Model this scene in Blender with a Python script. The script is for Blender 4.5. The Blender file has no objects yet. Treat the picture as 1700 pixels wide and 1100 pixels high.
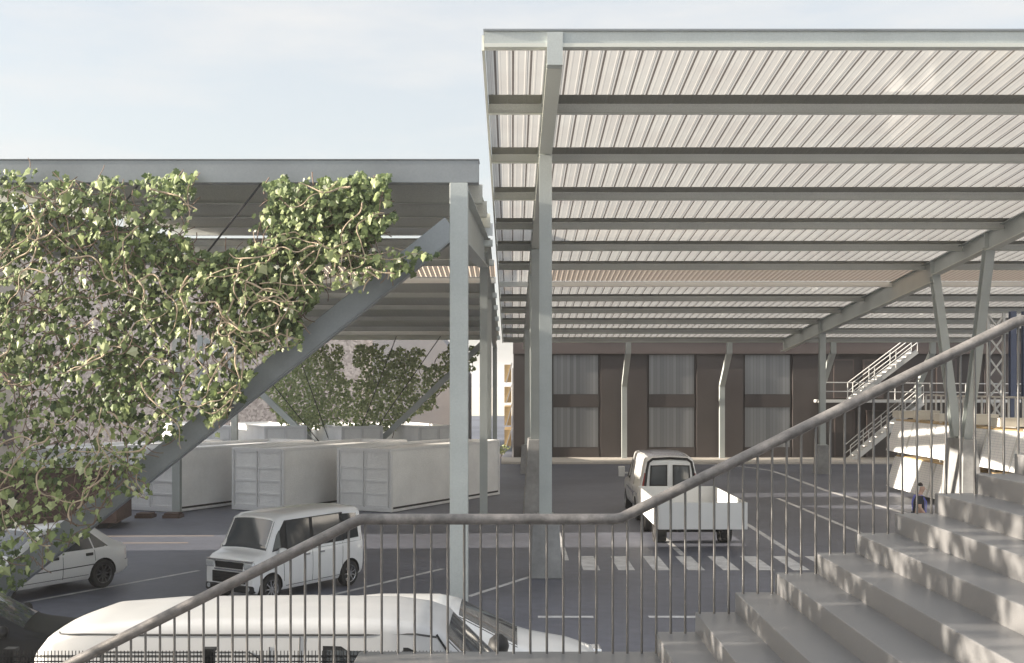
import bpy, bmesh, math, random
from mathutils import Vector, Matrix, noise as mnoise
R = math.radians
random.seed(7)
S = bpy.context.scene
COL = S.collection
CAMZ = 4.45
F = 2000.0
def P(px, py, D):                      # photo pixel at a known distance -> world point
    return Vector(((px-850)*D/F, D, CAMZ-(py-637)*D/F))
def GD(py): return CAMZ*F/(py-637)     # distance of a ground point seen at row py
def G(px, py): D = GD(py); return ((px-850)*D/F, D)

# ------------------------------------------------------------------ materials
MATS = {}
def mat(name, col, rough=.6, metal=0., var=.12, scale=6., bump=0., bscale=60., spec=.5, coat=0., stain=0., sscale=.5):
    if name in MATS: return MATS[name]
    m = bpy.data.materials.new(name); m.use_nodes = True; MATS[name] = m
    nt = m.node_tree; N = nt.nodes; L = nt.links; b = N['Principled BSDF']
    tc = N.new('ShaderNodeTexCoord')
    nz = N.new('ShaderNodeTexNoise'); nz.inputs['Scale'].default_value = scale; nz.inputs['Detail'].default_value = 8; nz.inputs['Roughness'].default_value = .65
    L.new(tc.outputs['Object'], nz.inputs['Vector'])
    mx = N.new('ShaderNodeMix'); mx.data_type = 'RGBA'
    c = Vector(col)
    mx.inputs['A'].default_value = (*[max(0, x*(1-var*2)) for x in c], 1)
    mx.inputs['B'].default_value = (*[min(1, x*(1+var*2)) for x in c], 1)
    L.new(nz.outputs['Fac'], mx.inputs['Factor'])
    out = mx.outputs['Result']
    if stain > 0:
        n2 = N.new('ShaderNodeTexNoise'); n2.inputs['Scale'].default_value = sscale; n2.inputs['Detail'].default_value = 6
        L.new(tc.outputs['Object'], n2.inputs['Vector'])
        mr = N.new('ShaderNodeMapRange'); mr.inputs['From Min'].default_value = .35; mr.inputs['From Max'].default_value = .7
        mr.inputs['To Min'].default_value = 1-stain; mr.inputs['To Max'].default_value = 1+stain*.5
        L.new(n2.outputs['Fac'], mr.inputs['Value'])
        m2 = N.new('ShaderNodeMix'); m2.data_type = 'RGBA'; m2.blend_type = 'MULTIPLY'; m2.inputs['Factor'].default_value = 1
        L.new(out, m2.inputs['A']); L.new(mr.outputs['Result'], m2.inputs['B']); out = m2.outputs['Result']
    L.new(out, b.inputs['Base Color'])
    b.inputs['Roughness'].default_value = rough; b.inputs['Metallic'].default_value = metal
    b.inputs['Specular IOR Level'].default_value = spec
    b.inputs['Coat Weight'].default_value = coat; b.inputs['Coat Roughness'].default_value = .06
    if bump > 0:
        n3 = N.new('ShaderNodeTexNoise'); n3.inputs['Scale'].default_value = bscale; n3.inputs['Detail'].default_value = 5
        L.new(tc.outputs['Object'], n3.inputs['Vector'])
        bp = N.new('ShaderNodeBump'); bp.inputs['Strength'].default_value = bump; bp.inputs['Distance'].default_value = .02
        L.new(n3.outputs['Fac'], bp.inputs['Height']); L.new(bp.outputs['Normal'], b.inputs['Normal'])
    return m

STEEL = mat('painted_steel', (.43,.46,.45), .45, .0, .10, 40, .12, 90, stain=.10, sscale=.8)
STEELB = mat('brace_steel', (.25,.27,.285), .4, .1, .08, 30, .1, 80, stain=.15, sscale=.7)
STEELG = mat('purlin_steel', (.80,.805,.74), .5, 0, .14, 50, .15, 90, stain=.1)
STEELW = mat('sunlit_purlin_paint', (.80,.82,.81), .5, 0, .06, 30)  # paler copy of the purlin paint, standing in for sun on the steel
FLANGE = mat('pale_flange_paint', (.60,.61,.555), .5, 0, .06, 30)
CONC = mat('cast_concrete', (.30,.30,.30), .75, 0, .14, 7, .3, 50, stain=.3, sscale=1.2)
STAIR = mat('stair_concrete', (.178,.176,.178), .28, 0, .09, 60, .12, 140, stain=.07, sscale=1.1)
RAILM = mat('galvanised_rail', (.22,.205,.195), .42, .35, .30, 22, .15, 120, stain=.35, sscale=6)
BARM = mat('baluster_steel', (.17,.165,.16), .4, .5, .15, 20)
CONT = mat('container_paint', (.86,.86,.85), .6, 0, .05, 12, .55, 22, stain=.07, sscale=1.0)
CONTF = mat('container_frame', (.75,.75,.75), .55, 0, .06, 12, .2, 40)
DARK = mat('dark_void', (.03,.028,.028), .8)
RUST = mat('rust_brown_steel', (.12,.075,.06), .7, .1, .2, 8, .3, 40, stain=.3)
WALLB = mat('brown_cladding', (.062,.051,.049), .7, 0, .12, 30, .2, 80, stain=.15, sscale=.4)
FASC = mat('brown_fascia', (.10,.077,.07), .65, 0, .1, 30, .1, 80)
PAVE = mat('pale_pavement', (.58,.53,.47), .8, 0, .08, 8, .2, 50, stain=.1)
PAINT = mat('road_paint', (.62,.62,.63), .7, 0, .14, 30, .1, 80, stain=.25, sscale=3)
YPAINT = mat('worn_yellow_paint', (.50,.38,.28), .7, 0, .15, 30)
TYRE = mat('tyre_rubber', (.022,.021,.021), .85, 0, .1, 20)
RIM = mat('alloy_rim', (.55,.55,.56), .25, .9, .05, 10)
WHITEP = mat('white_car_paint', (.76,.755,.74), .35, 0, .015, 3, coat=.6)
SILVP = mat('pearl_white_paint', (.80,.80,.80), .3, .0, .015, 3, coat=.8)
VANP = mat('dusty_white_van_paint', (.50,.498,.495), .45, 0, .03, 5, coat=.3, stain=.05, sscale=2)
BLACKP = mat('black_car_paint', (.012,.012,.013), .4, 0, .02, 3, spec=.2, coat=.0)
GREYP = mat('two_tone_and_reflection_grey', (.20,.21,.25), .25, .0, .03, 3, coat=.6)
GLASS = mat('tinted_glass', (.035,.04,.045), .05, 0, .03, 2, spec=.8)
GLASSL = mat('windscreen_glass', (.06,.07,.08), .06, 0, .2, 1.5, spec=.9)
CHROME = mat('chrome_trim', (.75,.75,.75), .12, 1., .02, 5)
BLKPL = mat('black_plastic', (.02,.02,.021), .55, 0, .1, 20, spec=.3)
SEAM = mat('panel_gap', (.06,.06,.06), .8)
REDL = mat('red_tail_lens', (.30,.04,.03), .2, 0, .1, 20, coat=.6)
LAMP = mat('clear_lamp_lens', (.75,.77,.8), .1, .5, .15, 25, coat=.8)
TRAIL = mat('white_trailer_panel', (.68,.68,.67), .45, 0, .02, 5, stain=.04)
TAN = mat('tan_board', (.46,.33,.17), .7, 0, .15, 10, .1, 40)
CREAM = mat('cream_board', (.74,.71,.63), .7, 0, .06, 6)
BLUE = mat('blue_column_paint', (.10,.125,.21), .45, 0, .1, 6)
WHITES = mat('white_steel', (.62,.615,.60), .5, 0, .06, 10)
CABLE = mat('black_cable', (.02,.02,.022), .5)
BARK = mat('bark', (.16,.12,.09), .9, 0, .25, 12, .6, 30)
VINE = mat('pale_vine_bark', (.40,.315,.225), .8, 0, .16, 30, .3, 60)
VINED = mat('brown_vine_bark', (.20,.14,.11), .85, 0, .2, 30)
SKIN = mat('skin', (.52,.34,.26), .55, 0, .05, 8)
HAIR = mat('dark_hair', (.03,.022,.018), .7, 0, .2, 60)
NAVY = mat('navy_cloth', (.022,.024,.035), .9, 0, .15, 40, .2, 120)
TROUS = mat('dark_work_trousers', (.04,.045,.07), .9, 0, .15, 40)
STRAP = mat('violet_strap', (.16,.17,.55), .8, 0, .1, 40)
SHEETD = mat('grey_roof_sheet', (.52,.52,.48), .4, .3, .15, 20, .1, 40)
REFLM = mat('purlin_reflection_sheet', (.22,.22,.19), .5, .2, .22, 45, .2, 90)
RENDER_ = mat('grey_render', (.30,.29,.30), .85, 0, .05, 5, .1, 60, stain=.08)
BLOCKERM = mat('blocker_render', (.42,.38,.34), .85, 0, .08, 4, .2, 40)

def pebble():
    m = mat('pebbledash', (.34,.29,.28), .9, 0, .1, 4)
    nt = m.node_tree; N = nt.nodes; L = nt.links; b = N['Principled BSDF']
    tc = N.new('ShaderNodeTexCoord'); v = N.new('ShaderNodeTexVoronoi'); v.inputs['Scale'].default_value = 7
    L.new(tc.outputs['Object'], v.inputs['Vector'])
    r = N.new('ShaderNodeValToRGB'); r.color_ramp.elements[0].color = (.20,.178,.174,1); r.color_ramp.elements[1].color = (.46,.425,.415,1)
    sp = N.new('ShaderNodeSeparateColor'); L.new(v.outputs['Color'], sp.inputs['Color']); L.new(sp.outputs[0], r.inputs['Fac'])
    L.new(r.outputs['Color'], b.inputs['Base Color'])
    return m
PEB = pebble()

def asphalt():
    m = mat('asphalt', (.132,.140,.178), .5, 0, .2, 3.0, .25, 90, spec=.5, stain=.34, sscale=.16)
    return m
ASPH = asphalt()

def stripes_mat(name, kind):
    m = bpy.data.materials.new(name); m.use_nodes = True; nt = m.node_tree; N = nt.nodes; L = nt.links
    N.remove(N['Principled BSDF']); out = N['Material Output']
    tc = N.new('ShaderNodeTexCoord'); sx = N.new('ShaderNodeSeparateXYZ'); L.new(tc.outputs['Object'], sx.inputs[0])
    def M(op, a, b=None):
        n = N.new('ShaderNodeMath'); n.operation = op
        for i, v in enumerate((a, b)):
            if v is None: continue
            if hasattr(v, 'is_linked') or hasattr(v, 'links'): L.new(v, n.inputs[i])
            else: n.inputs[i].default_value = v
        return n.outputs[0]
    x = sx.outputs['X']
    if kind == 'roof':
        f = M('FRACT', M('DIVIDE', x, .35))
        a = M('LESS_THAN', f, .12)
        d1 = M('LESS_THAN', M('ABSOLUTE', M('SUBTRACT', f, .30)), .016)
        d2 = M('LESS_THAN', M('ABSOLUTE', M('SUBTRACT', f, .80)), .014)
        d3 = M('LESS_THAN', M('ABSOLUTE', M('SUBTRACT', f, .88)), .010)
        nz = N.new('ShaderNodeTexNoise'); nz.inputs['Scale'].default_value = 9; L.new(tc.outputs['Object'], nz.inputs['Vector'])
        dots = M('GREATER_THAN', nz.outputs['Fac'], .46)
        dd = M('MULTIPLY', M('MAXIMUM', d2, d3), M('MULTIPLY', M('ADD', M('MULTIPLY', dots, .0), 1.0), .42))
        line = M('MAXIMUM', M('MULTIPLY', a, .9), dd)
        n2 = N.new('ShaderNodeTexNoise'); n2.inputs['Scale'].default_value = .7; n2.inputs['Detail'].default_value = 4; L.new(tc.outputs['Object'], n2.inputs['Vector'])
        cr = N.new('ShaderNodeValToRGB'); cr.color_ramp.elements[0].position = .3; cr.color_ramp.elements[1].position = .7
        cr.color_ramp.elements[0].color = (.41,.392,.372,1); cr.color_ramp.elements[1].color = (.455,.447,.424,1)
        L.new(n2.outputs['Fac'], cr.inputs['Fac'])
        mx = N.new('ShaderNodeMix'); mx.data_type = 'RGBA'; L.new(line, mx.inputs['Factor']); L.new(cr.outputs['Color'], mx.inputs['A']); mx.inputs['B'].default_value = (.06,.048,.042,1)
        tr = N.new('ShaderNodeBsdfTranslucent'); L.new(mx.outputs['Result'], tr.inputs['Color'])
        df = N.new('ShaderNodeBsdfDiffuse'); L.new(mx.outputs['Result'], df.inputs['Color'])
        gl = N.new('ShaderNodeBsdfGlossy'); gl.inputs['Roughness'].default_value = .08; gl.inputs['Color'].default_value = (.9,.9,.9,1)
        s1 = N.new('ShaderNodeMixShader'); s1.inputs[0].default_value = .12; L.new(tr.outputs[0], s1.inputs[1]); L.new(df.outputs[0], s1.inputs[2])
        fr = N.new('ShaderNodeLayerWeight'); fr.inputs['Blend'].default_value = .5
        fm = M('MINIMUM', M('ADD', M('MULTIPLY', M('POWER', fr.outputs['Facing'], 6.0), .95), .02), .8)
        s2 = N.new('ShaderNodeMixShader'); L.new(fm, s2.inputs[0]); L.new(s1.outputs[0], s2.inputs[1]); L.new(gl.outputs[0], s2.inputs[2])
        L.new(s2.outputs[0], out.inputs['Surface'])
    elif kind == 'tan':
        f = M('FRACT', M('DIVIDE', x, .20)); a = M('LESS_THAN', f, .45)
        mx = N.new('ShaderNodeMix'); mx.data_type = 'RGBA'; L.new(a, mx.inputs['Factor']); mx.inputs['A'].default_value = (.46,.385,.315,1); mx.inputs['B'].default_value = (.33,.27,.215,1)
        tr = N.new('ShaderNodeBsdfTranslucent'); L.new(mx.outputs['Result'], tr.inputs['Color'])
        df = N.new('ShaderNodeBsdfDiffuse'); L.new(mx.outputs['Result'], df.inputs['Color'])
        s1 = N.new('ShaderNodeMixShader'); s1.inputs[0].default_value = .2; L.new(tr.outputs[0], s1.inputs[1]); L.new(df.outputs[0], s1.inputs[2])
        L.new(s1.outputs[0], out.inputs['Surface'])
    elif kind == 'boards':
        b = N.new('ShaderNodeBsdfPrincipled'); L.new(b.outputs[0], out.inputs['Surface'])
        k = M('FLOOR', M('DIVIDE', x, .19)); wn = N.new('ShaderNodeTexWhiteNoise'); wn.noise_dimensions = '1D'; L.new(k, wn.inputs['W'])
        cr = N.new('ShaderNodeValToRGB'); cr.color_ramp.elements[0].color = (.17,.173,.18,1); cr.color_ramp.elements[1].color = (.26,.265,.27,1)
        L.new(wn.outputs['Value'], cr.inputs['Fac'])
        ln = M('LESS_THAN', M('FRACT', M('DIVIDE', x, .19)), .1)
        mx = N.new('ShaderNodeMix'); mx.data_type = 'RGBA'; L.new(M('MULTIPLY', ln, .5), mx.inputs['Factor']); L.new(cr.outputs['Color'], mx.inputs['A']); mx.inputs['B'].default_value = (.09,.09,.09,1)
        L.new(mx.outputs['Result'], b.inputs['Base Color']); b.inputs['Roughness'].default_value = .35; b.inputs['Metallic'].default_value = .3
    elif kind == 'grid':
        b = N.new('ShaderNodeBsdfPrincipled'); L.new(b.outputs[0], out.inputs['Surface'])
        y = sx.outputs['Y']; z = sx.outputs['Z']
        l1 = M('LESS_THAN', M('FRACT', M('DIVIDE', y, .30)), .07); l2 = M('LESS_THAN', M('FRACT', M('DIVIDE', z, .085)), .16)
        l = M('MULTIPLY', M('MAXIMUM', l1, l2), .6)
        mx = N.new('ShaderNodeMix'); mx.data_type = 'RGBA'; L.new(l, mx.inputs['Factor']); mx.inputs['A'].default_value = (.92,.92,.92,1); mx.inputs['B'].default_value = (.50,.52,.58,1)
        L.new(mx.outputs['Result'], b.inputs['Base Color']); b.inputs['Roughness'].default_value = .4
    MATS[name] = m
    return m
ROOFM = stripes_mat('ribbed_translucent_sheet', 'roof')
TANM = stripes_mat('tan_rooflight_sheet', 'tan')
BOARDS = stripes_mat('grey_metal_boards', 'boards')
GRID = stripes_mat('white_grid_panel', 'grid')

def leafmat(name, stops, tr=.35):
    m = bpy.data.materials.new(name); m.use_nodes = True; nt = m.node_tree; N = nt.nodes; L = nt.links
    N.remove(N['Principled BSDF']); out = N['Material Output']
    g = N.new('ShaderNodeNewGeometry'); cr = N.new('ShaderNodeValToRGB')
    e = cr.color_ramp.elements
    while len(e) < len(stops): e.new(.5)
    for i, (p, c) in enumerate(stops): e[i].position = p; e[i].color = (*c, 1)
    L.new(g.outputs['Random Per Island'], cr.inputs['Fac'])
    d = N.new('ShaderNodeBsdfPrincipled'); d.inputs['Roughness'].default_value = .5; L.new(cr.outputs['Color'], d.inputs['Base Color'])
    t = N.new('ShaderNodeBsdfTranslucent'); L.new(cr.outputs['Color'], t.inputs['Color'])
    s = N.new('ShaderNodeMixShader'); s.inputs[0].default_value = tr; L.new(d.outputs[0], s.inputs[1]); L.new(t.outputs[0], s.inputs[2])
    L.new(s.outputs[0], out.inputs['Surface']); return m
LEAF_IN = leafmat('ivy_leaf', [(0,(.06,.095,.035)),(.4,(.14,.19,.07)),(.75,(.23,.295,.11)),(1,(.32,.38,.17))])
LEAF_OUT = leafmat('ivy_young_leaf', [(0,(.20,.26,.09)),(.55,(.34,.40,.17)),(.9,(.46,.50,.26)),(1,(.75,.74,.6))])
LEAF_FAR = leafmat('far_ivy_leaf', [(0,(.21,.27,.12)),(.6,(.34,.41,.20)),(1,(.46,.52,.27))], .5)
LEAF_TREE = leafmat('tree_leaf', [(0,(.04,.07,.02)),(1,(.10,.14,.05))])

# ------------------------------------------------------------------ mesh builder
class MB:
    def __init__(s): s.v = []; s.f = []; s.m = []; s.mats = []; s.smooth = False
    def mi(s, m):
        if m is None: return 0
        if m not in s.mats: s.mats.append(m)
        return s.mats.index(m)
    def add(s, vs, fs, m=None):
        o = len(s.v); s.v += [tuple(v) for v in vs]; k = s.mi(m)
        for f in fs: s.f.append(tuple(i+o for i in f)); s.m.append(k)
    def box(s, a, b, m=None):
        x0,y0,z0 = a; x1,y1,z1 = b
        s.add([(x0,y0,z0),(x1,y0,z0),(x1,y1,z0),(x0,y1,z0),(x0,y0,z1),(x1,y0,z1),(x1,y1,z1),(x0,y1,z1)],
              [(0,3,2,1),(4,5,6,7),(0,1,5,4),(1,2,6,5),(2,3,7,6),(3,0,4,7)], m)
    def frustum(s, c, w0, d0, w1, d1, z0, z1, m=None):
        x,y = c
        vs = [(x+a*w0/2,y+b*d0/2,z0) for a,b in ((-1,-1),(1,-1),(1,1),(-1,1))]+[(x+a*w1/2,y+b*d1/2,z1) for a,b in ((-1,-1),(1,-1),(1,1),(-1,1))]
        s.add(vs, [(0,3,2,1),(4,5,6,7),(0,1,5,4),(1,2,6,5),(2,3,7,6),(3,0,4,7)], m)
    def prism(s, prof, p0, p1, up=(0,0,1), m=None):
        p0 = Vector(p0); p1 = Vector(p1); d = (p1-p0).normalized(); u = Vector(up); u = (u-d*u.dot(d)).normalized(); r = d.cross(u)
        n = len(prof); vs = [p0+r*a+u*b for a,b in prof]+[p1+r*a+u*b for a,b in prof]
        s.add(vs, [tuple(reversed(range(n))), tuple(range(n,2*n))]+[(i,(i+1)%n,n+(i+1)%n,n+i) for i in range(n)], m)
    def bar(s, p0, p1, w, h, up=(0,0,1), m=None):
        s.prism([(-w/2,-h/2),(w/2,-h/2),(w/2,h/2),(-w/2,h/2)], p0, p1, up, m)
    def ibeam(s, p0, p1, w, h, up=(0,0,1), tf=.025, tw=.02, m=None):
        s.prism([(-w/2,-h/2),(w/2,-h/2),(w/2,-h/2+tf),(tw/2,-h/2+tf),(tw/2,h/2-tf),(w/2,h/2-tf),(w/2,h/2),(-w/2,h/2),(-w/2,h/2-tf),(-tw/2,h/2-tf),(-tw/2,-h/2+tf),(-w/2,-h/2+tf)], p0, p1, up, m)
    def tube(s, pts, r, n=8, m=None, cap=True):
        pts = [Vector(p) for p in pts]; o = len(s.v); k = s.mi(m)
        rs = r if isinstance(r, (list,tuple)) else [r]*len(pts)
        ref = None
        for i, p in enumerate(pts):
            d = (pts[min(i+1,len(pts)-1)]-pts[max(i-1,0)]).normalized()
            if ref is None:
                ref = Vector((0,0,1)) if abs(d.z) < .9 else Vector((1,0,0))
            a = (ref-d*ref.dot(d)).normalized(); ref = a; b = d.cross(a)
            for j in range(n):
                t = 2*math.pi*j/n; s.v.append(tuple(p+(a*math.cos(t)+b*math.sin(t))*rs[i]))
        for i in range(len(pts)-1):
            for j in range(n):
                s.f.append((o+i*n+j,o+i*n+(j+1)%n,o+(i+1)*n+(j+1)%n,o+(i+1)*n+j)); s.m.append(k)
        if cap:
            s.f.append(tuple(o+j for j in reversed(range(n)))); s.m.append(k)
            s.f.append(tuple(o+(len(pts)-1)*n+j for j in range(n))); s.m.append(k)
    def lathe(s, prof, axis=1, n=24, m=None, c=(0,0,0)):          # prof: (r, h) about local Y
        o = len(s.v); k = s.mi(m)
        for r,h in prof:
            for j in range(n):
                t = 2*math.pi*j/n; s.v.append((c[0]+r*math.cos(t), c[1]+h, c[2]+r*math.sin(t)))
        for i in range(len(prof)-1):
            for j in range(n):
                s.f.append((o+i*n+j,o+(i+1)*n+j,o+(i+1)*n+(j+1)%n,o+i*n+(j+1)%n)); s.m.append(k)
    def build(s, name, m=None, parent=None, smooth=None, bevel=0., loc=None):
        me = bpy.data.meshes.new(name); me.from_pydata(s.v, [], s.f)
        ms = s.mats or [m]
        for q in ms: me.materials.append(q or m)
        for p, k in zip(me.polygons, s.m): p.material_index = k
        bm = bmesh.new(); bm.from_mesh(me); bmesh.ops.recalc_face_normals(bm, faces=bm.faces); bm.to_mesh(me); bm.free()
        if smooth is not None:
            me.polygons.foreach_set('use_smooth', [True]*len(me.polygons)); me.set_sharp_from_angle(angle=R(smooth))
        o = bpy.data.objects.new(name, me); COL.objects.link(o)
        if parent: o.parent = parent
        if loc: o.location = loc
        if bevel > 0:
            b = o.modifiers.new('bevel', 'BEVEL'); b.width = bevel; b.segments = 2; b.limit_method = 'ANGLE'; b.angle_limit = R(40)
        return o
def tag(o, label=None, cat=None, group=None, kind=None):
    if label: o['label'] = label
    if cat: o['category'] = cat
    if group: o['group'] = group
    if kind: o['kind'] = kind
    return o
def thing(name, loc, rz, label, cat, group=None):
    o = bpy.data.objects.new(name, None); COL.objects.link(o); o.location = loc; o.rotation_euler = (0,0,rz); o.empty_display_size = .2
    return tag(o, label, cat, group)
def copy_tree(o, parent=None):
    c = o.copy(); COL.objects.link(c); c.parent = parent
    for ch in list(o.children): copy_tree(ch, c)
    return c
def quick(fn, name, m, parent=None, **k):
    b = MB(); fn(b); return b.build(name, m, parent, **k)

# ------------------------------------------------------------------ setting: ground, pavement, markings
def sheet(name, pts, z, m, kind='structure'):
    b = MB(); b.add([(x,y,z) for x,y in pts], [tuple(range(len(pts)))]); o = b.build(name, m); tag(o, kind=kind); return o
sheet('ground', [(-400,-150),(400,-150),(400,168),(-400,168)], 0, ASPH)
BOUNCE = mat('pale_bounce_surface', (.47,.46,.44), .8, 0, .10, 2.5, .2, 50, stain=.15)
sheet('bounce_paving', [(-60,10.9),(60,10.9),(60,18.9),(-60,18.9)], .006, BOUNCE)  # unseen pale sheet added to bounce sunlight up under the canopies
FIELD = mat('pale_field', (.62,.57,.48), .9, 0, .08, .05)
sheet('far_field', [(-400,168),(400,168),(400,1500),(-400,1500)], .0, FIELD)
b = MB(); b.box((-.6,66.8,0),(48,71.1,.12)); tag(b.build('pavement', PAVE, bevel=.02), kind='structure')

def line_strip(b, pts, w, z=.004):
    pts = [Vector((x,y,z)) for x,y in pts]; vs = []
    for i, p in enumerate(pts):
        d = (pts[min(i+1,len(pts)-1)]-pts[max(i-1,0)]).normalized(); n = Vector((-d.y,d.x,0))*w/2
        vs += [p-n, p+n]
    b.add(vs, [(2*i,2*i+2,2*i+3,2*i+1) for i in range(len(pts)-1)])
b = MB()
for k in range(-1, 8):
    x = 2.54+.835*k; b.add([(x,28.75,.004),(x+.40,28.75,.004),(x+.40,31.1,.004),(x,31.1,.004)], [(0,1,2,3)])
tag(b.build('zebra_crossing', PAINT), kind='structure')
b = MB()
for (a, c, w) in (((40,1000),(330,947),.13),((520,995),(735,944),.13),((778,990),(884,956),.13)):
    line_strip(b, [G(*a), G(*c)], w)
tag(b.build('bay_markings', PAINT), kind='structure')
b = MB()
line_strip(b, [G(893,1024), G(985,1024)], .2); line_strip(b, [G(1077,1024), G(1300,1024)], .2)
line_strip(b, [G(1081,874), G(1135,922)], .16); line_strip(b, [G(925,880), G(940,930)], .14)
line_strip(b, [G(1237,868), G(1325,924)], .16); line_strip(b, [G(1291,827), G(1420,881), G(1500,915)], .16)
tag(b.build('lane_markings', PAINT), kind='structure')
b = MB(); line_strip(b, [G(*p) for p in ((1150,770),(1185,771),(1218,773),(1250,776.5),(1279,781),(1303,788.5),(1325,797),(1371,814),(1432,832),(1486,847),(1560,868))], .22)
tag(b.build('curved_lane_line', PAINT), kind='structure')
b = MB(); line_strip(b, [G(150,890), G(355,889.5)], .09); line_strip(b, [G(150,901.5), G(312,901)], .09)
tag(b.build('yellow_markings', YPAINT), kind='structure')

# ------------------------------------------------------------------ right canopy
H0 = 7.9; SL = .0815
PD = [22.1,25.9,29.87,33.8,37.7,41.2,44.9,48.8,52.7,56.4,60.3,64.2,68.2]
def rz_(D): return CAMZ+H0-SL*D                   # underside of the purlins
def corrug(b, x0, x1, D0, D1, zf, pitch=.35, dep=.004):
    n = int((x1-x0)/pitch)+1; prof = []
    for i in range(n):
        x = x0+i*pitch
        for dx, dz in ((0,0),(.045,0),(.06,dep),(.10,dep),(.115,0),(.235,0),(.245,dep*.4),(.275,dep*.4),(.285,0)):
            if x+dx*pitch/.35 < x1: prof.append((x+dx*pitch/.35, dz))
    vs = [(x,D0,zf(D0)+dz) for x,dz in prof]+[(x,D1,zf(D1)+dz) for x,dz in prof]; k = len(prof)
    b.add(vs, [(i,i+1,k+i+1,k+i) for i in range(k-1)])
RX0, RX1 = -.50, 27.0
rc = thing('canopy', (0,0,0), 0, 'tall pale steel canopy with ribbed white roof sheets above the zebra crossing and trailer', 'canopy')
zr = lambda D: rz_(D)+.235
b = MB(); corrug(b, RX0, RX1, 22.05, 44.93, zr); b.build('roof_sheet', ROOFM, rc)
b = MB(); corrug(b, RX0, RX1, 48.75, 68.4, zr); b.build('roof_sheet', ROOFM, rc)
b = MB(); corrug(b, RX0, .92, 44.95, 48.74, zr); b.build('roof_sheet', ROOFM, rc)
b = MB(); corrug(b, .93, RX1, 44.95, 48.74, zr, .2, .03); o = b.build('rooflight_strip', TANM, rc); o['label'] = 'tan see-through rooflight strip'
def purlin(parent, x0, x1, D, zb, h=.225, m=STEELG, name='purlin', lip=.06):
    b = MB()
    b.box((x0,D-.03,zb+.012),(x1,D,zb+h), m)
    b.box((x0,D-.03-lip,zb),(x1,D+.02,zb+.012+.02), FLANGE if m is STEELG else m)
    b.box((x0,D+.0005,zb+h-.03),(x1,D+.07,zb+h-.005), m)
    return b.build(name, m, parent)
for i, D in enumerate(PD):
    if i == 0: continue
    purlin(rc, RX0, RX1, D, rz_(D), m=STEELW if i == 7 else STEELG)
    if i != 7:
        b = MB(); corrug(b, RX0, RX1, D-.62, D-.01, lambda y: zr(y)-.006); b.build('reflection_strip', REFLM, rc)  # opaque dark strip stands in for the purlin's reflection in the sheet
b = MB()
z0 = rz_(22.1)
b.box((RX0,21.86,z0+.07),(RX1,22.04,z0+.30), STEEL); b.box((RX0,21.80,z0),(RX1,22.04,z0+.068), FLANGE); b.box((RX0-.02,21.82,z0+.302),(RX1,22.2,z0+.335), STEELB)
b.build('fascia_beam', STEEL, rc)
b = MB(); 
for D in (22.05,):
    b.prism([(-.02,0),(.02,0),(.02,.29),(-.02,.29)], (RX0-.03,22.05,rz_(22.05)+.0), (RX0-.03,68.4,rz_(68.4)+.0))
b.build('edge_trim', FLANGE, rc)
HC = .29
def hcol(parent, x, y, z0, z1, name='column', w=HC, m=STEEL):
    b = MB(); b.ibeam((x,y,z0), (x,y,z1), w, w, up=(0,1,0), tf=.03, tw=.03, m=m)
    b.box((x-w*.65,y-w*.65,z0),(x+w*.65,y+w*.65,z0+.03), m)
    return b.build(name, m, parent)
rdep = .52; roff = -.34
for X in (.776, 15.4):
    b = MB(); za = lambda D: rz_(D)+roff
    def seg(Da, Db, da, db):
        # tapered I segment: web + flanges, top line constant at purlin underside + .18
        for (s0, s1) in ((-.145,.145),):
            ta, tb = rz_(Da)+.18, rz_(Db)+.18; ba, bb = ta-da, tb-db
            b.prism([(-.145,-.03),(.145,-.03),(.145,0),(-.145,0)], (X,Da,ba+.03), (X,Db,bb+.03), m=FLANGE)
            b.prism([(-.145,-.03),(.145,-.03),(.145,0),(-.145,0)], (X,Da,ta), (X,Db,tb), m=STEEL)
            b.add([(X-.012,Da,ba+.03),(X-.012,Db,bb+.03),(X-.012,Db,tb-.03),(X-.012,Da,ta-.03),(X+.012,Da,ba+.03),(X+.012,Db,bb+.03),(X+.012,Db,tb-.03),(X+.012,Da,ta-.03)],
                  [(0,1,2,3),(4,7,6,5),(0,4,5,1),(3,2,6,7),(0,3,7,4),(1,5,6,2)], STEEL)
    if X < 5: seg(22.05, 68.4, .52, .52)
    else: seg(22.05, 38.9, .62, .62); seg(38.9, 43.9, .56, .56); seg(43.9, 68.4, .80, .66)
    for D in ([27.7,38.9,43.9,60.0]):
        b.box((X-.14,D-.012,rz_(D)-.30),(X+.14,D+.012,rz_(D)+.15), STEEL)
    b.box((X-.143,21.79,rz_(21.8)-.35),(X+.143,22.049,rz_(22.1)-.003), STEEL); b.box((X-.143,21.79,rz_(22.1)-.0025),(X+.143,21.858,rz_(22.1)+.27), STEEL)
    b.build('rafter', STEEL, rc)
    def plinth(x, y, w0, d0, w1, d1, h):
        q = MB(); q.frustum((x,y), w0, d0, w1, d1, 0, h, CONC); q.build('plinth', CONC, rc, bevel=.02)
    for D in (27.9, 59.8):
        plinth(X, D, .74, .80, .60, .62, 1.42); hcol(rc, X, D, 1.42, rz_(D)-.345)
    plinth(X, 41.3, .78, 2.2, .46, 1.6, 2.58)
    for D0, D1 in ((40.85,38.9),(41.75,43.9)):
        q = MB(); q.ibeam((X,D0,2.58), (X,D1,rz_(D1)-.36), .29, .34, up=(0,1,0), tf=.03, tw=.03); o = q.build('slanted_column', STEEL, rc)
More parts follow.
